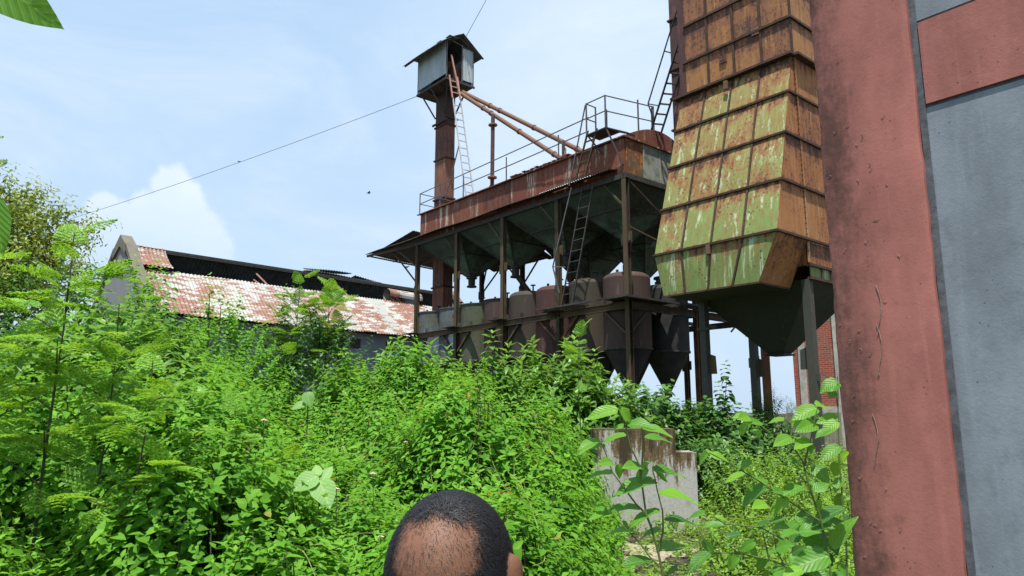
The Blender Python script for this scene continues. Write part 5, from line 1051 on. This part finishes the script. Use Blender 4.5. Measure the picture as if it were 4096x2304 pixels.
# ------------------------------------------------------------------ the man in front of the camera
HX, HY, HT = -.078, .985, 1.648                                     # head axis, top of the head
YAW = R(-16)
per = thing('person', 'man seen from behind with a balding crown, short black hair and gold glasses', 'person', (HX, HY, 0)); per.rotation_euler = (0, 0, YAW)
def cap(bm, p, q, r0, r1, n=14):
    p, q = Vector(p), Vector(q); d = q - p; L = d.length; m = d.to_track_quat('Z', 'Y').to_matrix().to_4x4(); m.translation = p
    prof = [(-r0 * math.cos(k * math.pi / 10), r0 * math.sin(k * math.pi / 10)) for k in range(6)] + [(L + r1 * math.sin(k * math.pi / 10), r1 * math.cos(k * math.pi / 10)) for k in range(6)]
    rings = [[bm.verts.new(m @ Vector((r * math.cos(a * 2 * math.pi / n), r * math.sin(a * 2 * math.pi / n), z))) for a in range(n)] for z, r in prof]
    for A_, B_ in zip(rings, rings[1:]):
        for a in range(n): bm.faces.new((A_[a], A_[(a + 1) % n], B_[(a + 1) % n], B_[a]))
    bm.faces.new(list(reversed(rings[0]))); bm.faces.new(rings[-1])
def ell(bm, c, r, rot=None):
    m = Matrix.Translation(c) @ (rot or Matrix.Identity(4)) @ Matrix.Diagonal((*r, 1)); bmesh.ops.create_uvsphere(bm, u_segments=28, v_segments=18, radius=1, matrix=m)
def remesh(name, bm, vox, mat, parent, it=3):
    me = bpy.data.meshes.new(name); bm.to_mesh(me); bm.free(); o = bpy.data.objects.new(name, me); COL.objects.link(o)
    md = o.modifiers.new('r', 'REMESH'); md.mode = 'VOXEL'; md.voxel_size = vox; sm = o.modifiers.new('s', 'SMOOTH'); sm.factor = .5; sm.iterations = it
    dg = bpy.context.evaluated_depsgraph_get(); m2 = bpy.data.meshes.new_from_object(o.evaluated_get(dg)); bpy.data.objects.remove(o); m2.name = name
    for p in m2.polygons: p.use_smooth = True
    return link(name, m2, M[mat], parent)
CZ = HT - .099; CR = Vector((.0775, .098, .097)); CC = Vector((0, -.008, CZ))    # skull ellipsoid (face looks along +Y)
bm = bmesh.new()
ell(bm, CC, CR); ell(bm, (0, .035, CZ - .07), (.058, .062, .085)); ell(bm, (0, .052, CZ - .115), (.042, .042, .042))      # skull, face, jaw
ell(bm, (0, .10, CZ - .05), (.013, .016, .024)); ell(bm, (0, .082, CZ - .0), (.05, .014, .012)); ell(bm, (0, .088, CZ - .095), (.026, .012, .010))   # nose, brow, mouth
for sx in (-1, 1):
    ell(bm, (sx * .083, -.004, CZ - .008), (.012, .019, .033), Matrix.Rotation(sx * R(-18), 4, 'Z') @ Matrix.Rotation(R(-10), 4, 'X')); ell(bm, (sx * .081, .0, CZ - .034), (.008, .010, .013))
cap(bm, (0, -.02, CZ - .10), (0, -.03, 1.36), .055, .06)
cap(bm, (-.10, -.03, 1.33), (.10, -.03, 1.33), .075, .075); cap(bm, (0, -.03, 1.30), (0, -.01, 1.0), .13, .12); ell(bm, (0, -.01, .92), (.165, .11, .12)); ell(bm, (0, -.02, 1.22), (.17, .11, .16))
for sx in (-1, 1):
    cap(bm, (sx * .185, -.03, 1.335), (sx * .23, -.04, 1.06), .052, .040); cap(bm, (sx * .23, -.04, 1.06), (sx * .235, .05, .84), .038, .028)
    ell(bm, (sx * .235, .068, .785), (.017, .036, .048))
    for k, (dy, l_) in enumerate(((-.026, .058), (-.009, .068), (.009, .066), (.026, .052))):
        a = Vector((sx * .236, .075 + dy, .75)); b2 = a + Vector((0, .008, -l_ * .55)); c2 = b2 + Vector((-sx * .012, .012, -l_ * .42)); cap(bm, a, b2, .0088, .008, 8); cap(bm, b2, c2, .008, .0068, 8)
    cap(bm, (sx * .232, .098, .80), (sx * .222, .125, .765), .011, .009, 8); cap(bm, (sx * .222, .125, .765), (sx * .216, .132, .735), .009, .007, 8)
    cap(bm, (sx * .085, 0, .88), (sx * .095, .02, .48), .082, .054); cap(bm, (sx * .095, .02, .48), (sx * .10, -.015, .09), .052, .035); cap(bm, (sx * .10, -.02, .05), (sx * .11, .16, .03), .04, .03)
body = remesh('body', bm, .0062, 'skin', per, 4)
bm = bmesh.new(); cap(bm, (-.11, -.03, 1.325), (.11, -.03, 1.325), .087, .087); cap(bm, (0, -.03, 1.30), (0, -.01, .98), .155, .15); ell(bm, (0, -.02, 1.22), (.187, .128, .17)); ell(bm, (0, -.01, .93), (.18, .126, .12))
for sx in (-1, 1): cap(bm, (sx * .185, -.03, 1.335), (sx * .222, -.04, 1.11), .066, .062)
remesh('shirt', bm, .012, 'shirt', per); bm = bmesh.new(); ell(bm, (0, -.01, .90), (.176, .122, .10))
for sx in (-1, 1): cap(bm, (sx * .085, 0, .88), (sx * .095, .02, .48), .094, .072); cap(bm, (sx * .095, .02, .48), (sx * .10, -.012, .10), .072, .062)
remesh('trousers', bm, .012, 'trouser', per)
for sx in (-1, 1):
    s = MB(); s.lathe([(.001, .011), (.008, .008), (.011, 0), (.008, -.008), (.001, -.011)], (sx * .03, .085, CZ - .018), 12); s.build('eye', M['plaster'], per, True)
s = MB()
for sx in (-1, 1):
    s.tube([(sx * .068, .10, CZ - .012), (sx * .083, .05, CZ - .0), (sx * .0865, .006, CZ + .008), (sx * .0895, -.016, CZ + .0), (sx * .088, -.026, CZ - .03)], .0017, 6)
    s.tube([(sx * .036 + .027 * math.cos(k * .4488), .108, CZ - .02 + .02 * math.sin(k * .4488)) for k in range(15)], .0012, 5)
s.tube([(-.009, .108, CZ - .016), (.009, .108, CZ - .016)], .0014, 5); s.build('glasses', M['gold'], per, True)
# hair: short strands combed away from the crown, thinning over the bald patch
NH = 110000; d = NP.normal(0, 1, (NH, 3)); d /= np.linalg.norm(d, axis=1)[:, None]
vx = .96 * d[:, 0] + .276 * d[:, 1]; fy = .276 * d[:, 0] - .96 * d[:, 1]                 # seen from behind: right, and toward the camera
q = np.sqrt(((vx + .10) / .80) ** 2 + ((d[:, 2] - .36) / .47) ** 2) + .05 * np.sin(vx * 13) + .05 * np.sin(d[:, 2] * 15 + 1)
pden = np.where(fy > -.05, np.clip((q - .52) / .68, .26, 1) ** 2.3, 1)
hl = (d[:, 2] > -.55 - .25 * (d[:, 1] < 0)) & ~((d[:, 1] > .55) & (d[:, 2] < .42)) & ~((np.abs(d[:, 0]) > .8) & (d[:, 2] < -.18) & (d[:, 1] > -.25))
k = hl & (NP.uniform(0, 1, NH) < pden); d = d[k]; n = len(d)
pos = d * np.array(CR)[None] * 1.0 + np.array(CC); nrm = d / np.array(CR)[None]; nrm /= np.linalg.norm(nrm, axis=1)[:, None]
whorl = np.array([.0, -.55, .83]); fl = d - (d @ whorl)[:, None] * whorl[None] * 1.0; fl = fl + NP.normal(0, .45, (n, 3)) + np.array([.15, .1, -.25])[None]
fl -= (np.sum(fl * nrm, 1))[:, None] * nrm; fl /= np.linalg.norm(fl, axis=1)[:, None]; sd = np.cross(nrm, fl); wd = NP.uniform(.00017, .00036, n)[:, None]; ln = NP.uniform(.007, .018, n)[:, None] * (.3 + .7 * np.clip(pden[k] * 3, 0, 1))[:, None]
a0 = pos - nrm * .001; a1 = pos + fl * ln * .5 + nrm * ln * .26; a2 = pos + fl * ln + nrm * ln * .16
V = np.stack([a0 - sd * wd, a0 + sd * wd, a1 + sd * wd * .8, a1 - sd * wd * .8, a2], 1).reshape(-1, 3); b0 = np.arange(n) * 5
I = np.stack([b0, b0 + 1, b0 + 2, b0 + 3, b0 + 3, b0 + 2, b0 + 4], 1).ravel(); S = np.tile(np.array([4, 3]), n)
link('hair', arrmesh('hair', V, I, S, np.repeat(NP.uniform(0, 1, n), 2)), M['hair'], per)
bpy.context.view_layer.update()
